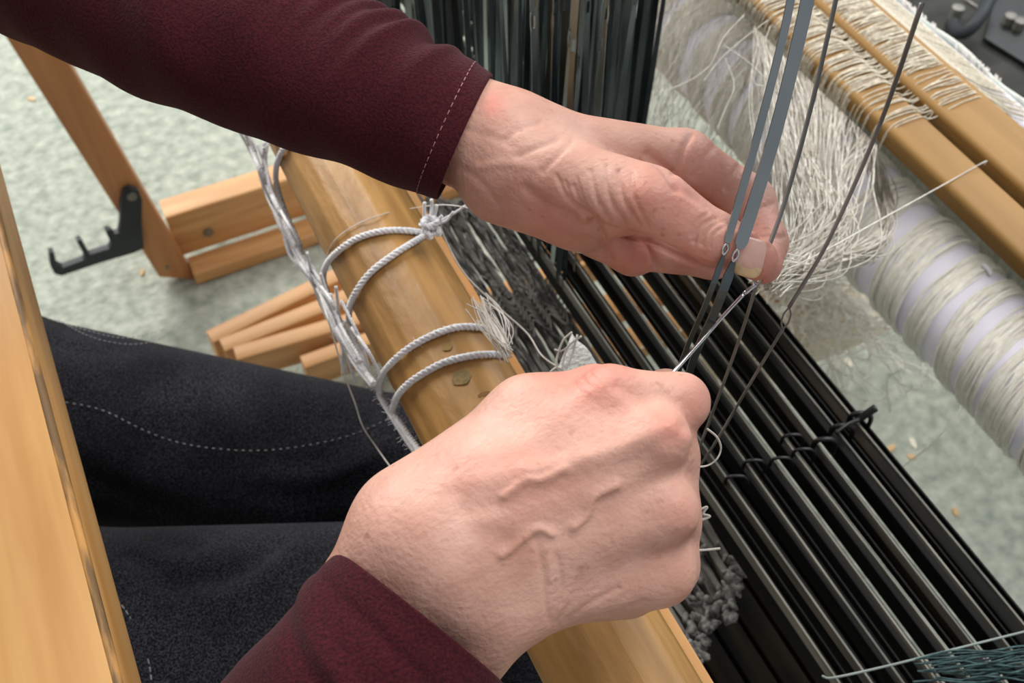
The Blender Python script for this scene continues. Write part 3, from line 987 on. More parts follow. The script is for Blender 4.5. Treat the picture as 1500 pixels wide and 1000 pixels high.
# floor crumbs
for k, (a, b, mm, nm, lab) in enumerate([(1338, 648, 'chipw', 'paper_crumb', 'small white crumb on the right floor'), (1336, 668, 'chip', 'wood_chip', 'slender tan wood chip below the white crumb on the right floor'),
                                   (1303, 657, 'chip', 'wood_chip', 'brownish wood chip left of the white crumb on the right floor'), (1400, 749, 'chip', 'wood_chip', 'orange tan wood chip lowest on the right floor'),
                                   (208, 398, 'chip', 'wood_chip', 'tan wood chip on the floor left of the loom leg'), (46, 144, 'chip', 'wood_chip', 'tan wood chip on the pale floor at the far left'),
                                   (1243, 530, 'chipw', 'paper_crumb', 'pale sliver on the floor by the dangling yarn')]):
    p = at(a, b, z=.003)
    r_ = random.Random(k)
    L, Wd = r_.uniform(.008, .013), r_.uniform(.003, .006)
    ang = r_.uniform(0, 3)
    V = []
    for s in (0, 1):
        for q in range(6):
            an = q * PI / 3
            x_, y_ = L * math.cos(an) * (.7 + .3 * r_.random()), Wd * math.sin(an) * (.7 + .3 * r_.random())
            V.append((p[0] + x_ * math.cos(ang) - y_ * math.sin(ang), p[1] + x_ * math.sin(ang) + y_ * math.cos(ang), .0002 + .003 * s))
    Fc = [tuple(range(5, -1, -1)), tuple(range(6, 12))] + [(q, (q + 1) % 6, 6 + (q + 1) % 6, 6 + q) for q in range(6)]
    tag(obj(nm, V, Fc, M[mm], None, False), lab, 'debris')

# ------------------------------------------------------------------ dark case behind the loom
case = thing('metal_case', 'scuffed dark grey metal case with a curved black handle behind the warp', 'case', (1.35, 1.0, 0))
fix_normals(obj('case_body', *beam((1.42, .2, .17), (1.42, 1.9, .17), rrect(.76, .34, .012, 3)), M['case'], case, True, 40))
pa = [at(1440, 60, z=.343), at(1600, 160, z=.343), at(1700, -60, z=.343), at(1475, -60, z=.343)]
V = [tuple(p) for p in pa] + [(p[0], p[1], .349) for p in pa]
fix_normals(obj('side_panel', V, [(0, 1, 2, 3), (4, 5, 6, 7), (0, 1, 5, 4), (1, 2, 6, 5), (2, 3, 7, 6), (3, 0, 4, 7)], M['casedark'], case, False))
hd = obj('handle', *tube(catmull([at(1475, -40, z=.40), at(1452, -5, z=.41), at(1440, 18, z=.41), at(1425, 38, z=.40), at(1410, 48, z=.385), at(1400, 45, z=.37), at(1396, 34, z=.345)], 8), .0095, 10), M['bracket'], case)
for (a, b) in ((1401, 19), (1478, 31), (1492, 38)):
    p = at(a, b, z=.352)
    fix_normals(obj('stud', *beam((p[0], p[1], .34), (p[0], p[1], .362), circle(.009, 14)), M['bolt'], case, True, 40))
mb = MB()
mb.add(*beam((0, 0, 0), (0, .5, 0), rrect(.006, .004, .001, 1)))
p = at(1405, 0, z=.342)
q = at(1440, 15, z=.342)
obj('seam_strip', *tube([at(1385, -20, z=.341), at(1440, 17, z=.341)], .003, 6), M['bolt'], case)

# ------------------------------------------------------------------ teal yarn at the lower right
ty = thing('teal_yarn', 'dark teal yarn strands lying over the black bars at the lower right corner', 'yarn', tuple(at(1420, 970, z=.715)))
obj('long_strand', *tube(catmull([at(1204, 990, z=.716), at(1222, 992, z=.716), at(1300, 975, z=.718), at(1380, 955, z=.72), at(1500, 925, z=.72), at(1620, 895, z=.72)], 10), .0007, 5), mat('grey_green_strand', srgb(132, 144, 138), srgb(150, 160, 154), rough=.8), ty)
mb = MB()
rr = random.Random(31)
for k in range(26):
    y0 = rr.uniform(965, 1010)
    x0 = rr.uniform(1330, 1430)
    sl = rr.uniform(-.22, -.12)
    pts = [at(x0, y0 + rr.gauss(0, 4), z=.715 + rr.uniform(0, .01))]
    for q in range(1, 6):
        xx = x0 + (1600 - x0) * q / 5
        pts.append(at(xx, y0 + sl * (xx - x0) * (.6 if y0 < 985 else .35) + rr.gauss(0, 5), z=.716 + rr.uniform(0, .014)))
    mb.add(*tube(catmull(pts, 5), .0006, 4))
tag(mb.build('fringe', M['teal'], ty), 'fuzzy dark teal fringe', kind='stuff')


# ------------------------------------------------------------------ the weaver: implicit surfaces, polygonised
def surface_nets(Fd, org, h):
    nx, ny, nz = Fd.shape
    S = Fd < 0
    ci = np.zeros((nx - 1, ny - 1, nz - 1), np.int8)
    for dx in (0, 1):
        for dy in (0, 1):
            for dz in (0, 1):
                ci += S[dx:nx - 1 + dx, dy:ny - 1 + dy, dz:nz - 1 + dz]
    act = (ci > 0) & (ci < 8)
    idx = np.full(act.shape, -1, np.int64)
    cells = np.argwhere(act)
    idx[act] = np.arange(len(cells))
    acc = np.zeros((len(cells), 3))
    cnt = np.zeros(len(cells))
    cor = [np.array(c) for c in ((0, 0, 0), (1, 0, 0), (0, 1, 0), (0, 0, 1), (1, 1, 0), (1, 0, 1), (0, 1, 1), (1, 1, 1))]
    val = {tuple(c): Fd[tuple((cells + c).T)] for c in cor}
    for a in cor:
        for b in cor:
            if tuple(a) < tuple(b) and np.abs(a - b).sum() == 1:
                fa, fb = val[tuple(a)], val[tuple(b)]
                m = (fa < 0) != (fb < 0)
                t = np.where(m, fa / np.where(m, fa - fb, 1), 0)
                acc += m[:, None] * (a + t[:, None] * (b - a))
                cnt += m
    verts = org + h * (cells + acc / cnt[:, None])
    quads = []
    for ax in range(3):
        o1, o2 = [k for k in range(3) if k != ax]
        sl0 = [slice(1, -1)] * 3
        sl0[ax] = slice(0, -1)
        sl1 = list(sl0)
        sl1[ax] = slice(1, None)
        A, B = S[tuple(sl0)], S[tuple(sl1)]
        e_ = np.argwhere(A != B)
        if not len(e_):
            continue
        fl = A[tuple(e_.T)]
        e_ = e_ + 1
        e_[:, ax] -= 1
        d1, d2 = np.zeros(3, int), np.zeros(3, int)
        d1[o1] = 1
        d2[o2] = 1
        q = np.stack([idx[tuple((e_ - d1 - d2).T)], idx[tuple((e_ - d2).T)], idx[tuple(e_.T)], idx[tuple((e_ - d1).T)]], 1)
        if ax == 1:
            fl = ~fl
        q[~fl] = q[~fl][:, ::-1]
        quads.append(q)
    return verts, np.concatenate(quads)


class Field:
    def __init__(s, lo, hi, h):
        s.h = h
        s.lo = np.array(lo, np.float32)
        s.n = np.ceil((np.array(hi) - s.lo) / h).astype(int) + 1
        s.ax = [s.lo[k] + h * np.arange(s.n[k], dtype=np.float32) for k in range(3)]

    def new(s):
        return np.full(s.n, 1.0, np.float32)

    def cap(s, G, a, b, ra, rb, k):
        """smooth-union a tapered capsule into grid G"""
        a, b = np.array(a, np.float32), np.array(b, np.float32)
        mg = max(ra, rb) + k + 4 * s.h
        i0 = np.maximum(0, np.floor((np.minimum(a, b) - mg - s.lo) / s.h)).astype(int)
        i1 = np.minimum(s.n, np.ceil((np.maximum(a, b) + mg - s.lo) / s.h).astype(int) + 1)
        if np.any(i1 <= i0):
            return
        X = s.ax[0][i0[0]:i1[0]][:, None, None] - a[0]
        Y = s.ax[1][i0[1]:i1[1]][None, :, None] - a[1]
        Z = s.ax[2][i0[2]:i1[2]][None, None, :] - a[2]
        d = b - a
        L2 = float(d @ d) + 1e-12
        t = np.clip((X * d[0] + Y * d[1] + Z * d[2]) / L2, 0, 1)
        D = np.sqrt((X - t * d[0]) ** 2 + (Y - t * d[1]) ** 2 + (Z - t * d[2]) ** 2) - (ra + (rb - ra) * t)
        sub = G[i0[0]:i1[0], i0[1]:i1[1], i0[2]:i1[2]]
        hh = np.maximum(k - np.abs(sub - D), 0)
        sub[...] = np.minimum(sub, D) - hh * hh / (4 * k)

    @staticmethod
    def join(A, B, k):
        hh = np.maximum(k - np.abs(A - B), 0)
        return np.minimum(A, B) - hh * hh / (4 * k)


def cv(px, py, d):
    return np.array([(px - 750) * d / FPX, (500 - py) * d / FPX, d])


def cam2world(Vc):
    return CAM + Vc[:, :1] * RT + Vc[:, 1:2] * UP + Vc[:, 2:3] * FW


def polyd(px, py, line):
    best = np.full(len(px), 1e9)
    for (a, b), (c, d) in zip(line[:-1], line[1:]):
        vx, vy = c - a, d - b
        t = np.clip(((px - a) * vx + (py - b) * vy) / (vx * vx + vy * vy + 1e-9), 0, 1)
        best = np.minimum(best, np.hypot(px - a - t * vx, py - b - t * vy))
    return best


def hand(groups, d0, h, marks, blush, dmin=-1):
    """groups: list of (join_k, [ (px,py,dd_mm,r_px, px,py,dd_mm,r_px, k_mm) ... ]) in photo pixels; returns camera-space mesh"""
    pts, rad = [], []
    for jk, pr_ in groups:
        for p in pr_:
            for o in (0, 4):
                d = d0 + p[o + 2] / 1000
                pts.append(cv(p[o], p[o + 1], d))
                rad.append(p[o + 3] * d / FPX)
    pts, rad = np.array(pts), np.array(rad)
    lo = (pts - rad[:, None]).min(0) - .006
    hi = (pts + rad[:, None]).max(0) + .006
    fd = Field(lo, hi, h)
    T = None
    for jk, pr_ in groups:
        G = fd.new()
        for p in pr_:
            da, db = d0 + p[2] / 1000, d0 + p[6] / 1000
            fd.cap(G, cv(p[0], p[1], da), cv(p[4], p[5], db), p[3] * da / FPX, p[7] * db / FPX, p[8] / 1000)
        T = G if T is None else fd.join(T, G, jk / 1000)
    Vc, Q = surface_nets(T, fd.lo.astype(float), h)
    # smooth a little, then raise veins and press creases
    nb = np.concatenate([Q[:, [0, 1]], Q[:, [1, 2]], Q[:, [2, 3]], Q[:, [3, 0]]])
    deg = np.bincount(np.concatenate([nb[:, 0], nb[:, 1]]), minlength=len(Vc))
    for it in range(10):
        s_ = np.zeros_like(Vc)
        for k in range(3):
            s_[:, k] = np.bincount(nb[:, 0], Vc[nb[:, 1], k], len(Vc)) + np.bincount(nb[:, 1], Vc[nb[:, 0], k], len(Vc))
        Vc = Vc + .5 * (s_ / deg[:, None] - Vc)
    fn = np.cross(Vc[Q[:, 2]] - Vc[Q[:, 0]], Vc[Q[:, 3]] - Vc[Q[:, 1]])
    N = np.zeros_like(Vc)
    for c in range(4):
        for k in range(3):
            N[:, k] += np.bincount(Q[:, c], fn[:, k], len(Vc))
    N /= np.linalg.norm(N, axis=1)[:, None] + 1e-12
    px = 750 + FPX * Vc[:, 0] / Vc[:, 2]
    py = 500 - FPX * Vc[:, 1] / Vc[:, 2]
    face = np.clip(-N[:, 2] * 2 + .2, 0, 1)
    off = np.zeros(len(Vc))
    for line, w, amp in marks:
        if len(line) > 2:
            line = catmull([(a, b, 0) for a, b in line], 6)[:, :2]
        dd = polyd(px, py, line)
        off += amp / 1000 * np.exp(-(dd / w) ** 2)
    Vc = Vc + N * (off * face)[:, None]
    bl = np.zeros(len(Vc))
    for (a, b, r, s_) in blush:
        bl = np.maximum(bl, s_ * np.exp(-((px - a) ** 2 + (py - b) ** 2) / r ** 2))
    return Vc, Q, bl, px, py


# --- right hand (the lower one in the photograph): back of a fist that pinches the hook
DR = .368
RH = [
    (10, [(490, 930, 16, 70, 590, 778, 4, 70, 12), (608, 1030, 22, 74, 726, 890, 10, 70, 12), (530, 980, 10, 62, 650, 820, -2, 62, 14),
          (590, 778, 4, 70, 700, 700, 4, 58, 12),
          (635, 770, 2, 58, 893, 580, 7, 44, 14), (655, 790, -3, 58, 962, 640, -3, 44, 14), (675, 835, 0, 60, 972, 745, 2, 46, 14), (700, 870, 7, 58, 968, 836, 13, 46, 14),
          (760, 850, 22, 60, 915, 855, 28, 50, 14),
          (600, 745, 16, 62, 775, 612, 20, 56, 12), (775, 612, 20, 56, 872, 580, 26, 44, 10)]),
    (4, [(893, 580, 7, 44, 996, 589, 13, 41, 5), (996, 589, 13, 41, 1000, 585, 44, 35, 4), (1000, 585, 44, 34, 976, 568, 62, 29, 4)]),
    (6, [(962, 640, -3, 44, 974, 678, 38, 40, 5), (974, 678, 38, 40, 890, 690, 62, 34, 5)]),
    (9, [(982, 672, 18, 40, 984, 826, 28, 40, 6)]),
    (6, [(972, 745, 2, 46, 981, 765, 44, 41, 5), (981, 765, 44, 40, 885, 762, 66, 34, 5)]),
    (6, [(968, 836, 13, 46, 975, 826, 50, 38, 5), (975, 826, 50, 36, 895, 815, 66, 32, 5)]),
    (4, [(872, 580, 26, 44, 930, 590, 50, 34, 5), (930, 590, 50, 34, 968, 574, 70, 28, 4)]),
]
RM = [([(738, 727), (768, 706), (795, 703), (828, 688)], 7, 1.3), ([(840, 772), (858, 754), (870, 727), (902, 710)], 7.5, 1.5), ([(735, 812), (750, 802), (785, 774), (807, 781)], 7, 1.3),
      ([(655, 705), (720, 700), (770, 690)], 16, .8), ([(770, 690), (880, 665), (978, 625)], 14, 1.2), ([(690, 745), (760, 735), (850, 705), (950, 672)], 16, -.9),
      ([(985, 622), (1000, 640)], 12, .9), ([(905, 565), (950, 590), (1000, 625)], 10, -1.0), ([(870, 572), (895, 556)], 14, .7),
      ([(660, 700), (690, 770), (740, 790)], 18, -.7), ([(1005, 740), (1015, 770)], 18, .6), ([(980, 690), (1000, 695)], 18, -.7), ([(985, 790), (1010, 795)], 14, -.6),
      ([(786, 790), (796, 850), (802, 905)], 5, -.5), ([(815, 815), (822, 860), (806, 912)], 5, -.5), ([(852, 835), (838, 880), (816, 912)], 5, -.5), ([(905, 862), (862, 885), (832, 908)], 5, -.5),
      ([(945, 880), (900, 897), (850, 912)], 5, -.4), ([(800, 800), (808, 850)], 4, .3),
      ([(838, 556), (850, 574)], 3, -.25), ([(852, 552), (866, 568)], 3, -.25), ([(824, 560), (838, 580)], 3, -.25), ([(866, 548), (880, 562)], 3, -.25)]
RB = [(880, 555, 55, .5), (985, 625, 30, .4), (1020, 585, 38, .25), (830, 560, 50, .3), (1000, 750, 40, .15), (700, 690, 60, .12), (770, 690, 60, .12)]
VR, QR, BR, pxr, pyr = hand(RH, DR, .0007, RM, RB)

# --- left hand (the upper one): thumb side towards us, thumb and index pinching the heddles
DL = .452
LH = [
    (8, [(560, 130, 16, 78, 735, 205, 10, 72, 10), (570, 150, 30, 76, 740, 235, 26, 68, 10), (735, 210, 10, 70, 775, 225, 10, 66, 10),
         (770, 222, 12, 66, 1000, 240, 20, 48, 12), (775, 245, -2, 56, 950, 292, -20, 50, 10),
         (735, 270, 10, 58, 850, 302, 10, 64, 12), (790, 240, 36, 58, 985, 268, 48, 46, 12), (800, 265, 50, 58, 960, 292, 66, 44, 12), (850, 298, 8, 60, 910, 296, -8, 48, 8)]),
    (3, [(950, 290, -22, 50, 1050, 350, -26, 37, 6), (1050, 350, -26, 37, 1109, 380, -22, 31, 4)]),
    (5, [(1000, 240, 22, 48, 1094, 298, 32, 41, 5), (1094, 298, 32, 40, 1117, 356, 18, 35, 4), (1117, 356, 18, 35, 1118, 388, 0, 28, 4)]),
    (2, [(985, 275, 52, 44, 1044, 372, 30, 35, 5), (1044, 372, 30, 35, 962, 366, 20, 33, 4)]),
    (2, [(960, 300, 70, 44, 928, 366, 26, 36, 5), (928, 366, 26, 36, 872, 345, 18, 33, 4)]),
]
LM = [([(841, 273), (850, 300), (872, 326)], 5, -0.94), ([(906, 251), (913, 291), (935, 330)], 4, -0.94), ([(888, 244), (892, 287), (913, 326)], 4, -0.77), ([(816, 258), (834, 294), (870, 322)], 4, -0.68),
      ([(866, 250), (874, 290), (893, 325)], 4, -0.68), ([(925, 255), (930, 290), (950, 335)], 4, -0.59),
      ([(1016, 354), (1026, 332), (1050, 316)], 4, -1.19), ([(1027, 358), (1036, 338), (1056, 322)], 4, -1.02), ([(1040, 362), (1046, 342), (1062, 330)], 3, -0.68), ([(1012, 345), (1020, 326), (1038, 312)], 3, -0.59),
      ([(950, 226), (975, 248), (990, 275)], 8, -1.84), ([(990, 275), (1030, 296), (1075, 330)], 7, -1.38), ([(1104, 309), (1132, 298)], 4, -0.85), ([(1064, 276), (1073, 258), (1082, 244)], 5, -1.36),
      ([(989, 251), (1000, 220), (1012, 198)], 5, -1.19), ([(1018, 258), (1032, 232), (1045, 215)], 5, -0.85), ([(1111, 347), (1147, 347)], 4, -0.85), ([(1100, 318), (1126, 306)], 3, -0.51),
      ([(760, 228), (790, 215), (816, 205)], 5, -0.85), ([(795, 250), (820, 225), (838, 207)], 5, -0.77), ([(740, 205), (760, 190), (790, 180)], 5, -0.51), ([(770, 275), (800, 300), (840, 318)], 8, -0.80),
      ([(700, 245), (740, 240), (780, 245)], 7, .5), ([(955, 285), (985, 280)], 22, 1.2), ([(1085, 358), (1098, 350), (1112, 352)], 3, -0.59), ([(850, 330), (890, 345), (930, 345)], 5, -1.02),
      ([(866, 330), (884, 350), (893, 378)], 6, -2.0), ([(925, 342), (945, 362), (966, 396)], 6, -2.4), ([(868, 329), (905, 338), (945, 350), (985, 370), (1035, 389), (1068, 402)], 5, -2.2),
      ([(900, 352), (915, 370)], 16, 1.2), ([(975, 365), (1010, 382)], 14, 1.0), ([(1080, 352), (1094, 342), (1112, 345), (1123, 356)], 4, .5),
      ([(845, 262), (858, 300), (880, 324)], 3, -.5), ([(828, 266), (842, 300), (866, 324)], 3, -.5), ([(660, 240), (700, 262), (730, 300)], 5, -.4), ([(680, 190), (720, 200), (750, 215)], 6, -.35)]
LB = [(1000, 300, 60, .35), (960, 285, 50, .35), (1100, 350, 45, .4), (1130, 390, 40, .45), (930, 380, 45, .45), (1010, 390, 45, .35), (722, 155, 18, .6), (1040, 230, 50, .3), (800, 330, 50, .3), (1135, 320, 35, .3), (1125, 408, 30, .5)]
VL, QL, BL, pxl, pyl = hand(LH, DL, .0007, LM, LB)


def front_depth(Vc, px, py, a, b, r=2.5):
    m = np.hypot(px - a, py - b) < r
    return Vc[m, 2].min() if m.any() else None


# --- hidden arms, neck and head, coarse: the body goes on under the clothes
wR, eR, sR = at(430, 1125, d=.392), np.array([-.10, .115, .945]), np.array([-.33, .25, 1.10])
wL, eL, sL = at(470, 105, d=.472), at(-180, -245, d=.52), np.array([-.33, .60, 1.10])
HX = -.30
fb = Field((-.46, .05, .62), (.20, .72, 1.50), .006)
G = fb.new()
fb.cap(G, wR, eR, .022, .020, .01)
fb.cap(G, eR, sR, .020, .035, .01)
fb.cap(G, wL, eL, .022, .020, .01)
fb.cap(G, eL, sL, .020, .035, .01)
fb.cap(G, sR, sL, .052, .052, .03)
fb.cap(G, (-.33, .425, 1.06), (-.33, .425, .72), .10, .11, .05)
fb.cap(G, (-.33, .425, 1.08), (-.30, .425, 1.22), .052, .048, .03)
fb.cap(G, (-.30, .425, 1.30), (-.31, .425, 1.35), .078, .085, .03)
fb.cap(G, (-.26, .425, 1.245), (-.28, .425, 1.30), .04, .06, .03)
fb.cap(G, (-.205, .425, 1.285), (-.218, .425, 1.315), .011, .007, .012)     # nose
for s in (-1, 1):
    fb.cap(G, (-.31, .425 + s * .08, 1.29), (-.315, .425 + s * .084, 1.325), .010, .014, .01)   # ears
    fb.cap(G, (-.225, .425 + s * .03, 1.325), (-.224, .425 + s * .034, 1.325), .011, .011, .006)   # eyes
fb.cap(G, (-.212, .41, 1.255), (-.212, .44, 1.255), .007, .007, .006)        # lips
VB, QB = surface_nets(G, fb.lo.astype(float), .006)

pers = thing('person', 'weaver in a maroon long sleeved top and black jeans, both hands threading heddles', 'person', (-.33, .425, 0))
Vw = np.concatenate([cam2world(VR), cam2world(VL), VB])
Qw = np.concatenate([QR, QL + len(VR), QB + len(VR) + len(VL)])
me = bpy.data.meshes.new('body')
me.vertices.add(len(Vw))
me.vertices.foreach_set('co', Vw.astype(np.float32).ravel())
me.loops.add(Qw.size)
me.loops.foreach_set('vertex_index', Qw.astype(np.int32).ravel())
me.polygons.add(len(Qw))
me.polygons.foreach_set('loop_start', np.arange(0, Qw.size, 4, dtype=np.int32))
me.update(calc_edges=True)
me.polygons.foreach_set('use_smooth', [True] * len(Qw))
me.materials.append(M['skin'])
ca = me.color_attributes.new('blush', 'FLOAT_COLOR', 'POINT')
bl = np.concatenate([BR, BL, np.zeros(len(VB))])
ca.data.foreach_set('color', np.stack([bl, bl, bl, np.ones(len(bl))], 1).astype(np.float32).ravel())
me.validate()
body = bpy.data.objects.new('body', me)
COL.objects.link(body)
attach(body, pers)
fix_normals(body)

# hair as a cap of its own
fh = Field((-.46, .30, 1.15), (-.18, .55, 1.48), .006)
G = fh.new()
fh.cap(G, (-.325, .425, 1.335), (-.335, .425, 1.365), .092, .088, .02)
fh.cap(G, (-.37, .425, 1.30), (-.375, .425, 1.22), .07, .05, .03)
VH, QH = surface_nets(G, fh.lo.astype(float), .006)
fix_normals(obj('hair', VH, QH, M['hair'], pers))


# thumb nail, laid on the thumb's surface
def nail(cx, cy, wx, wy, ang, name, m, bulge, dz, u0=-1, u1=1):
    V, Fc = [], []
    n_ = 14
    ca_, sa_ = math.cos(ang), math.sin(ang)
    for lay in (0, 1):
        for i in range(n_ + 1):
            for j in range(n_ + 1):
                u, v = -1 + 2 * i / n_, -1 + 2 * j / n_
                q_ = (abs(u) ** 4 + abs(v) ** 4) ** .25 or 1
                m_ = max(abs(u), abs(v)) / q_ if q_ else 1
                uu, vv = u * m_, v * m_
                uu = u0 + (uu + 1) / 2 * (u1 - u0)
                a = cx + uu * wx * ca_ - vv * wy * sa_
                b = cy + uu * wx * sa_ + vv * wy * ca_
                dep = front_depth(VL, pxl, pyl, a, b, 3.2) or DL - .028
                V.append((a, b, dep))
    V = np.array(V)
    # smooth the depths
    D_ = V[:, 2].reshape(2, n_ + 1, n_ + 1)
    for _ in range(4):
        Pd = np.pad(D_, ((0, 0), (1, 1), (1, 1)), 'edge')
        D_ = (Pd[:, 1:-1, 1:-1] * 2 + Pd[:, :-2, 1:-1] + Pd[:, 2:, 1:-1] + Pd[:, 1:-1, :-2] + Pd[:, 1:-1, 2:]) / 6
    D_ = D_.copy()
    gu = np.linspace(-1, 1, n_ + 1)
    D_[0] -= dz + .0009 * (1 - (gu[:, None] * .97) ** 2)
    D_[1] += .0012
    V[:, 2] = D_.ravel()
    Vc = np.array([cv(a, b, d) for a, b, d in V])
    n1 = (n_ + 1) ** 2
    for lay in (0, 1):
        for i in range(n_):
            for j in range(n_):
                q = lay * n1 + i * (n_ + 1) + j
                Fc.append((q, q + 1, q + n_ + 2, q + n_ + 1))
    for i in range(n_):
        for (a, b) in ((i * (n_ + 1), (i + 1) * (n_ + 1)), (i * (n_ + 1) + n_, (i + 1) * (n_ + 1) + n_), (i, i + 1), (n_ * (n_ + 1) + i, n_ * (n_ + 1) + i + 1)):
            Fc.append((a, b, b + n1, a + n1))
    return fix_normals(obj(name, cam2world(Vc), Fc, m, pers))


nl = nail(1099, 377, 21, 29, math.radians(14), 'thumbnail', M['nail'], 0, .0006)
tag(nl, 'thumb nail with a pale yellowish free edge')
nl.data.materials.append(M['nailtip'])
n_ = 14
for p in nl.data.polygons:
    if p.index < 2 * n_ * n_:
        i_, j_ = (p.index % (n_ * n_)) // n_, p.index % n_
        if j_ >= n_ - 3 - (1 if abs(i_ - 6.5) > 4 else 0):
            p.material_index = 1


# --- sleeves: lofted rings with folds and a turned-in cuff
def sleeve(axis_px, folds, hem_px, seed, flip=1, bulge=0.0, nring=90, nth=64):
    """axis_px: list of (px,py,d,half width px,half depth mm), cuff first"""
    A = np.array([cv(p[0], p[1], p[2]) for p in axis_px])
    hw = np.array([p[3] * p[2] / FPX for p in axis_px])
    hd_ = np.array([p[4] / 1000 for p in axis_px])
    n0 = len(axis_px)
    C = catmull(A, 30)
    tt = np.linspace(0, n0 - 1, len(C))
    hw, hd_ = np.interp(tt, np.arange(n0), hw), np.interp(tt, np.arange(n0), hd_)
    s = np.concatenate([[0], np.cumsum(np.linalg.norm(np.diff(C, axis=0), axis=1))])
    t = np.gradient(C, axis=0)
    t /= np.linalg.norm(t, axis=1)[:, None]
    zc = np.array([0, 0, 1.0])
    rn = np.random.default_rng(seed)
    V = []
    th = np.linspace(0, 2 * PI, nth, endpoint=False)
    rings = []
    for k in range(len(C)):
        e1 = np.cross(t[k], zc)
        e1 /= np.linalg.norm(e1)
        e2 = np.cross(e1, t[k])
        if e2[2] > 0:
            e2 = -e2                       # towards the camera
        f = np.zeros(nth)
        for (s0, w, amp, th0, thw, slant) in folds:
            dth = (th - th0 + PI) % (2 * PI) - PI
            f += amp * np.exp(-((s[k] - s0 - slant * dth) / w) ** 2) * np.exp(-(dth / thw) ** 2)
        f += .0006 * np.sin(s[k] * 160 + 3 * th) + .0007 * np.sin(s[k] * 90 - 2 * th + 1)
        if s[k] < .012:
            f *= s[k] / .012
        ring = C[k] + (hw[k] + f)[:, None] * np.cos(th)[:, None] * e1 + (hd_[k] + f)[:, None] * np.sin(th)[:, None] * e2
        ring = ring - t[k] * (bulge * np.sin(th) * math.exp(-s[k] / .05))[:, None]
        rings.append(ring)
    # turned-in lip
    c0 = rings[0].mean(0)
    lip = [c0 + (rings[0] - c0) * .955 + t[0] * .0004, c0 + (rings[0] - c0) * .93 + t[0] * .014]
    rings[0] = c0 + (rings[0] - c0) * .99
    allr = lip[::-1] + rings
    V = np.concatenate(allr)
    Fc = []
    for k in range(len(allr) - 1):
        for j in range(nth):
            a, b = k * nth + j, k * nth + (j + 1) % nth
            Fc.append((a, b, b + nth, a + nth))
    return cam2world(V), Fc, [cam2world(r) for r in rings], s


mm = .001
TOP = PI
# theta: cos = across the arm; which side is 'up' in the photo depends on the axis direction
FT = 0.15
fl = [(.020, .0035, .0022, FT, 1.1, .006), (.028, .004, -.0016, FT, 1.0, .006), (.036, .0035, 0.0048, FT, 1.0, .010), (.047, .004, 0.0051, FT, .9, .010), (.057, .0035, 0.0048, FT, .8, .008), (.067, .004, 0.0048, FT, .8, .008),
      (.078, .004, 0.0045, FT, .8, .006), (.090, .005, 0.0040, FT, .8, .005), (.105, .006, .002, FT, .8, .004), (.050, .010, .0020, 1.0, .5, -.02), (.085, .012, .002, 1.7, .6, -.03), (.12, .015, .0025, 2.1, .7, -.03), (.15, .012, .002, 1.1, .7, -.02)]
LS = sleeve([(681, 202, .468, 99, 31), (600, 165, .468, 107, 34), (480, 113, .472, 116, 37), (300, 34, .480, 134, 41), (100, -72, .495, 150, 45), (-90, -185, .51, 160, 48)], fl, None, 1, bulge=.002)
fr_ = [(.013, .002, -.0012, PI / 2, 1.8, .002), (.026, .0035, .0022, PI / 2, 1.4, .006), (.033, .003, -.0016, PI / 2, 1.4, .006), (.046, .008, .0045, 2.3, .6, .02), (.060, .007, .0045, 1.1, .6, -.02), (.072, .007, -.003, 1.7, .5, -.01), (.085, .010, .005, 2.0, .7, .02), (.04, .010, .003, 3.3, .7, .01), (.100, .010, .005, 1.2, .6, -.02)]
RS = sleeve([(616, 905, .372, 156, 26), (560, 975, .372, 160, 30), (470, 1090, .378, 170, 36), (380, 1210, .392, 185, 42), (300, 1330, .42, 195, 46)], fr_, None, 2, bulge=.008)
# torso and upper arms of the top
fs = Field((-.50, .02, .56), (.06, .76, 1.22), .007)
G = fs.new()
fs.cap(G, np.array([-.10, .115, .945]), sR, .052, .062, .03)
fs.cap(G, at(-180, -245, d=.52), sL, .052, .062, .03)
fs.cap(G, sR, sL, .064, .064, .04)
fs.cap(G, (-.33, .40, 1.05), (-.33, .40, .64), .115, .12, .06)
fs.cap(G, (-.33, .46, 1.05), (-.33, .46, .64), .115, .12, .06)
ts, qs_ = surface_nets(G, fs.lo.astype(float), .007)
eLs = LS[2][-1].mean(0)
eRs = RS[2][-1].mean(0)
mb = MB()
mb.add(LS[0], LS[1])
mb.add(RS[0], RS[1])
mb.add(ts, [tuple(q) for q in qs_])
for rg, e_ in ((LS[2][-1], at(-180, -245, d=.52)), (RS[2][-1], np.array([-.10, .115, .945]))):
    c = rg.mean(0)
    nth = len(rg)
    d = e_ - c
    rows = [c + (rg - c) * (1 - .04 * k) + d * (k / 4) for k in range(5)]
    Fc = []
    for k in range(4):
        for j in range(nth):
            Fc.append((k * nth + j, k * nth + (j + 1) % nth, (k + 1) * nth + (j + 1) % nth, (k + 1) * nth + j))
    mb.add(np.concatenate(rows), Fc)
shirt = mb.build('shirt', M['shirt'], pers)
fix_normals(shirt)
tag(shirt, 'maroon long sleeved knit top')


def dashes(pts, r, on, offl):
    pts = np.asarray(pts)
    s = np.concatenate([[0], np.cumsum(np.linalg.norm(np.diff(pts, axis=0), axis=1))])
    mb = MB()
    q = 0
    while q + on < s[-1]:
        ss_ = np.linspace(q, q + on, 4)
        mb.add(*tube(np.stack([np.interp(ss_, s, pts[:, k]) for k in range(3)], 1), r, 4))
        q += on + offl
    return mb


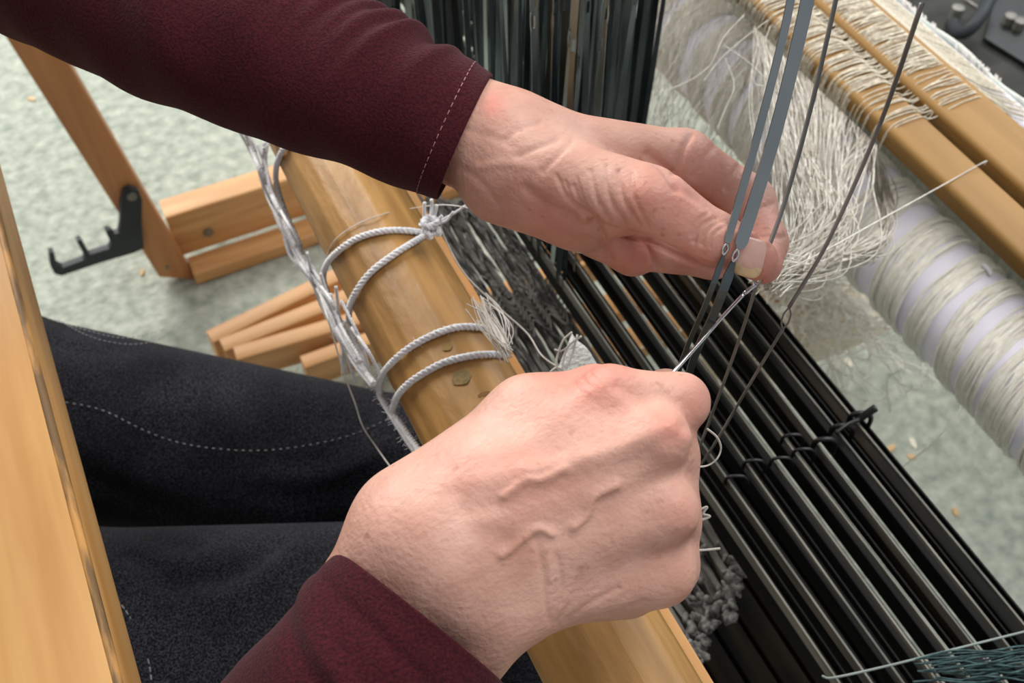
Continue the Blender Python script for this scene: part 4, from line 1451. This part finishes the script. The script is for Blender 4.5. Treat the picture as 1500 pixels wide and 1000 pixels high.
for Rg, sd in ((LS, .0085),):
    k = int(np.searchsorted(Rg[3], sd))
    ring = np.concatenate([Rg[2][k], Rg[2][k][:1]])
    c = ring.mean(0)
    ring = c + (ring - c) * 1.004
    dashes(ring, .00028, .0022, .0014).build('cuff_stitching', M['seam'], shirt)

# --- jeans
fj = Field((-.50, .10, .02), (.34, .80, .78), .007)
G = fj.new()
kL, kR = at(640, 712, z=.555), at(760, 905, z=.60)
hL, hR = at(-60, 596, z=.585), at(60, 965, z=.60)
hL2, hR2 = np.array([-.33, .60, .585]), np.array([-.33, .34, .585])
hL2 = hL + (hL - kL) / np.linalg.norm(hL - kL) * .16
hR2 = hR + (hR - kR) / np.linalg.norm(hR - kR) * .16
fj.cap(G, hL2, hL, .088, .083, .02)
fj.cap(G, hL, kL, .085, .066, .03)
fj.cap(G, hR2, hR, .088, .084, .02)
fj.cap(G, hR, kR, .087, .070, .02)
fj.cap(G, hL2, hR2, .10, .10, .05)
fj.cap(G, (-.33, .44, .60), (-.33, .44, .68), .12, .115, .05)
fj.cap(G, kL, (.16, .50, .10), .062, .045, .03)
fj.cap(G, kR, (.17, .33, .10), .062, .045, .03)
VJ, QJ = surface_nets(G, fj.lo.astype(float), .007)
nb = np.concatenate([QJ[:, [0, 1]], QJ[:, [1, 2]], QJ[:, [2, 3]], QJ[:, [3, 0]]])
deg = np.bincount(nb.ravel(), minlength=len(VJ))
for it in range(3):
    s_ = np.zeros_like(VJ)
    for k in range(3):
        s_[:, k] = np.bincount(nb[:, 0], VJ[nb[:, 1], k], len(VJ)) + np.bincount(nb[:, 1], VJ[nb[:, 0], k], len(VJ))
    VJ = VJ + .5 * (s_ / deg[:, None] - VJ)
jeans = obj('jeans', VJ, QJ, M['jeans'], pers)
fix_normals(jeans)
sub = jeans.modifiers.new('smooth', 'SUBSURF')
sub.levels = sub.render_levels = 1
tag(jeans, 'faded black jeans with pale stitching')
vj = np.array([0.0] * 3 * len(jeans.data.vertices))
jeans.data.vertices.foreach_get('co', vj)
vj = vj.reshape(-1, 3)
rel = vj - CAM
dj = rel @ FW
pxj, pyj = 750 + FPX * (rel @ RT) / dj, 500 - FPX * (rel @ UP) / dj
nj = np.array([v.normal for v in jeans.data.vertices])
offj = np.zeros(len(vj))
for line, w, amp in [([(60, 500), (140, 512), (240, 497)], 12, -3.0), ([(140, 478), (240, 482)], 14, 3.0), ([(160, 820), (200, 860), (225, 950)], 14, 5.0), ([(190, 815), (240, 845), (262, 920), (265, 1000)], 14, -4.0),
                     ([(180, 800), (260, 826), (330, 812)], 13, 4.0), ([(240, 850), (330, 846), (400, 800)], 13, -4.5), ([(300, 880), (380, 850), (440, 800)], 16, 3.5), ([(380, 700), (480, 700), (560, 660)], 15, 3.0), ([(420, 730), (520, 715), (580, 680)], 15, -3.0),
                     ([(200, 590), (330, 610), (470, 590)], 26, 2.0), ([(300, 740), (420, 745)], 20, 2.5), ([(100, 640), (220, 700), (330, 715)], 20, 2.5), ([(120, 700), (250, 750)], 18, -2.5)]:
    line = catmull([(a, b, 0) for a, b in line], 5)[:, :2]
    offj += amp / 1000 * np.exp(-(polyd(pxj, pyj, line) / w) ** 2)
vj = vj + nj * (offj * np.clip(-(nj @ FW) * 2, 0, 1))[:, None]
jeans.data.vertices.foreach_set('co', vj.ravel())
jeans.data.update()


def jeans_pt(a, b):
    m = np.hypot(pxj - a, pyj - b) < 22
    if not m.any():
        return None
    dmin = dj[m].min()
    mm_ = m & (dj < dmin + .035)
    w = 1 / (np.hypot(pxj[mm_] - a, pyj[mm_] - b) + 1)
    return at(a, b, d=float((dj[mm_] * w).sum() / w.sum()) - .0012)


for line, on, of in [([(85, 468), (130, 492), (175, 503), (215, 502), (245, 492)], .0022, .0018), ([(70, 466), (115, 480), (170, 494), (205, 492), (235, 484)], .0022, .0018), ([(85, 587), (150, 600), (215, 632), (280, 652), (370, 660), (450, 652), (520, 635), (575, 610)], .002, .0035),
                     ([(165, 872), (185, 895), (205, 930), (218, 970), (222, 1000)], .0030, .0018)]:
    pts = [jeans_pt(a, b) for a, b in catmull([(a, b, 0) for a, b in line], 5)[:, :2]]
    pts = [p for p in pts if p is not None]
    if len(pts) > 3:
        pts = np.array(pts)
        pts[1:-1] = (pts[:-2] + pts[1:-1] * 2 + pts[2:]) / 4
        dashes(pts, .0004, on, of).build('seam_stitching', M['stitch'], jeans)
# shoes, out of sight under the loom
for (x, y) in ((.20, .50), (.21, .33)):
    fz = Field((x - .12, y - .06, -.005), (x + .19, y + .06, .14), .007)
    G = fz.new()
    fz.cap(G, (x - .04, y, .04), (x + .12, y, .032), .036, .030, .02)
    fz.cap(G, (x - .04, y, .05), (x - .04, y, .09), .036, .042, .02)
    a_, b_ = surface_nets(G, fz.lo.astype(float), .007)
    a_[:, 2] = np.maximum(a_[:, 2], .001)
    fix_normals(obj('shoe', a_, b_, M['bracket'], pers))

# bench under the weaver
be = thing('loom_bench', 'plain wooden loom bench under the seated weaver', 'bench', (-.33, .44, 0))
board('seat', (-.36, .46, .47), (.26, .80, .03), .006, M['pine_y'], be)
for x in (-.46, -.26):
    for y in (.12, .80):
        board('leg', (x, y, .2275), (.04, .04, .455), .003, M['pine_z'], be, axis=2)

# ------------------------------------------------------------------ the threading hook held by the lower hand
hk = thing('threading_hook', 'slim bright steel threading hook held in the lower hand', 'hook', tuple(at(990, 540, d=.425)))
sh_ = catmull([at(925, 612, d=.418), at(990, 541, d=.424), at(1024, 503, d=.430), at(1060, 462, d=.437), at(1090, 430, d=.4425)], 6)
obj('shaft', *tube(sh_, .00085, 8), M['bright'], hk)
tip = catmull([at(1090, 430, d=.4425), at(1104, 419, d=.4445), at(1112, 413, d=.4455), at(1116, 405, d=.4455), at(1113, 400, d=.4455), at(1109, 405, d=.4455)], 6)
obj('hook_tip', *tube(tip, np.linspace(.0010, .0006, len(tip)), 6), M['bright'], hk)
print('heddles', hcount, 'tris', sum(len(o.data.polygons) for o in SC.objects if o.type == 'MESH'))
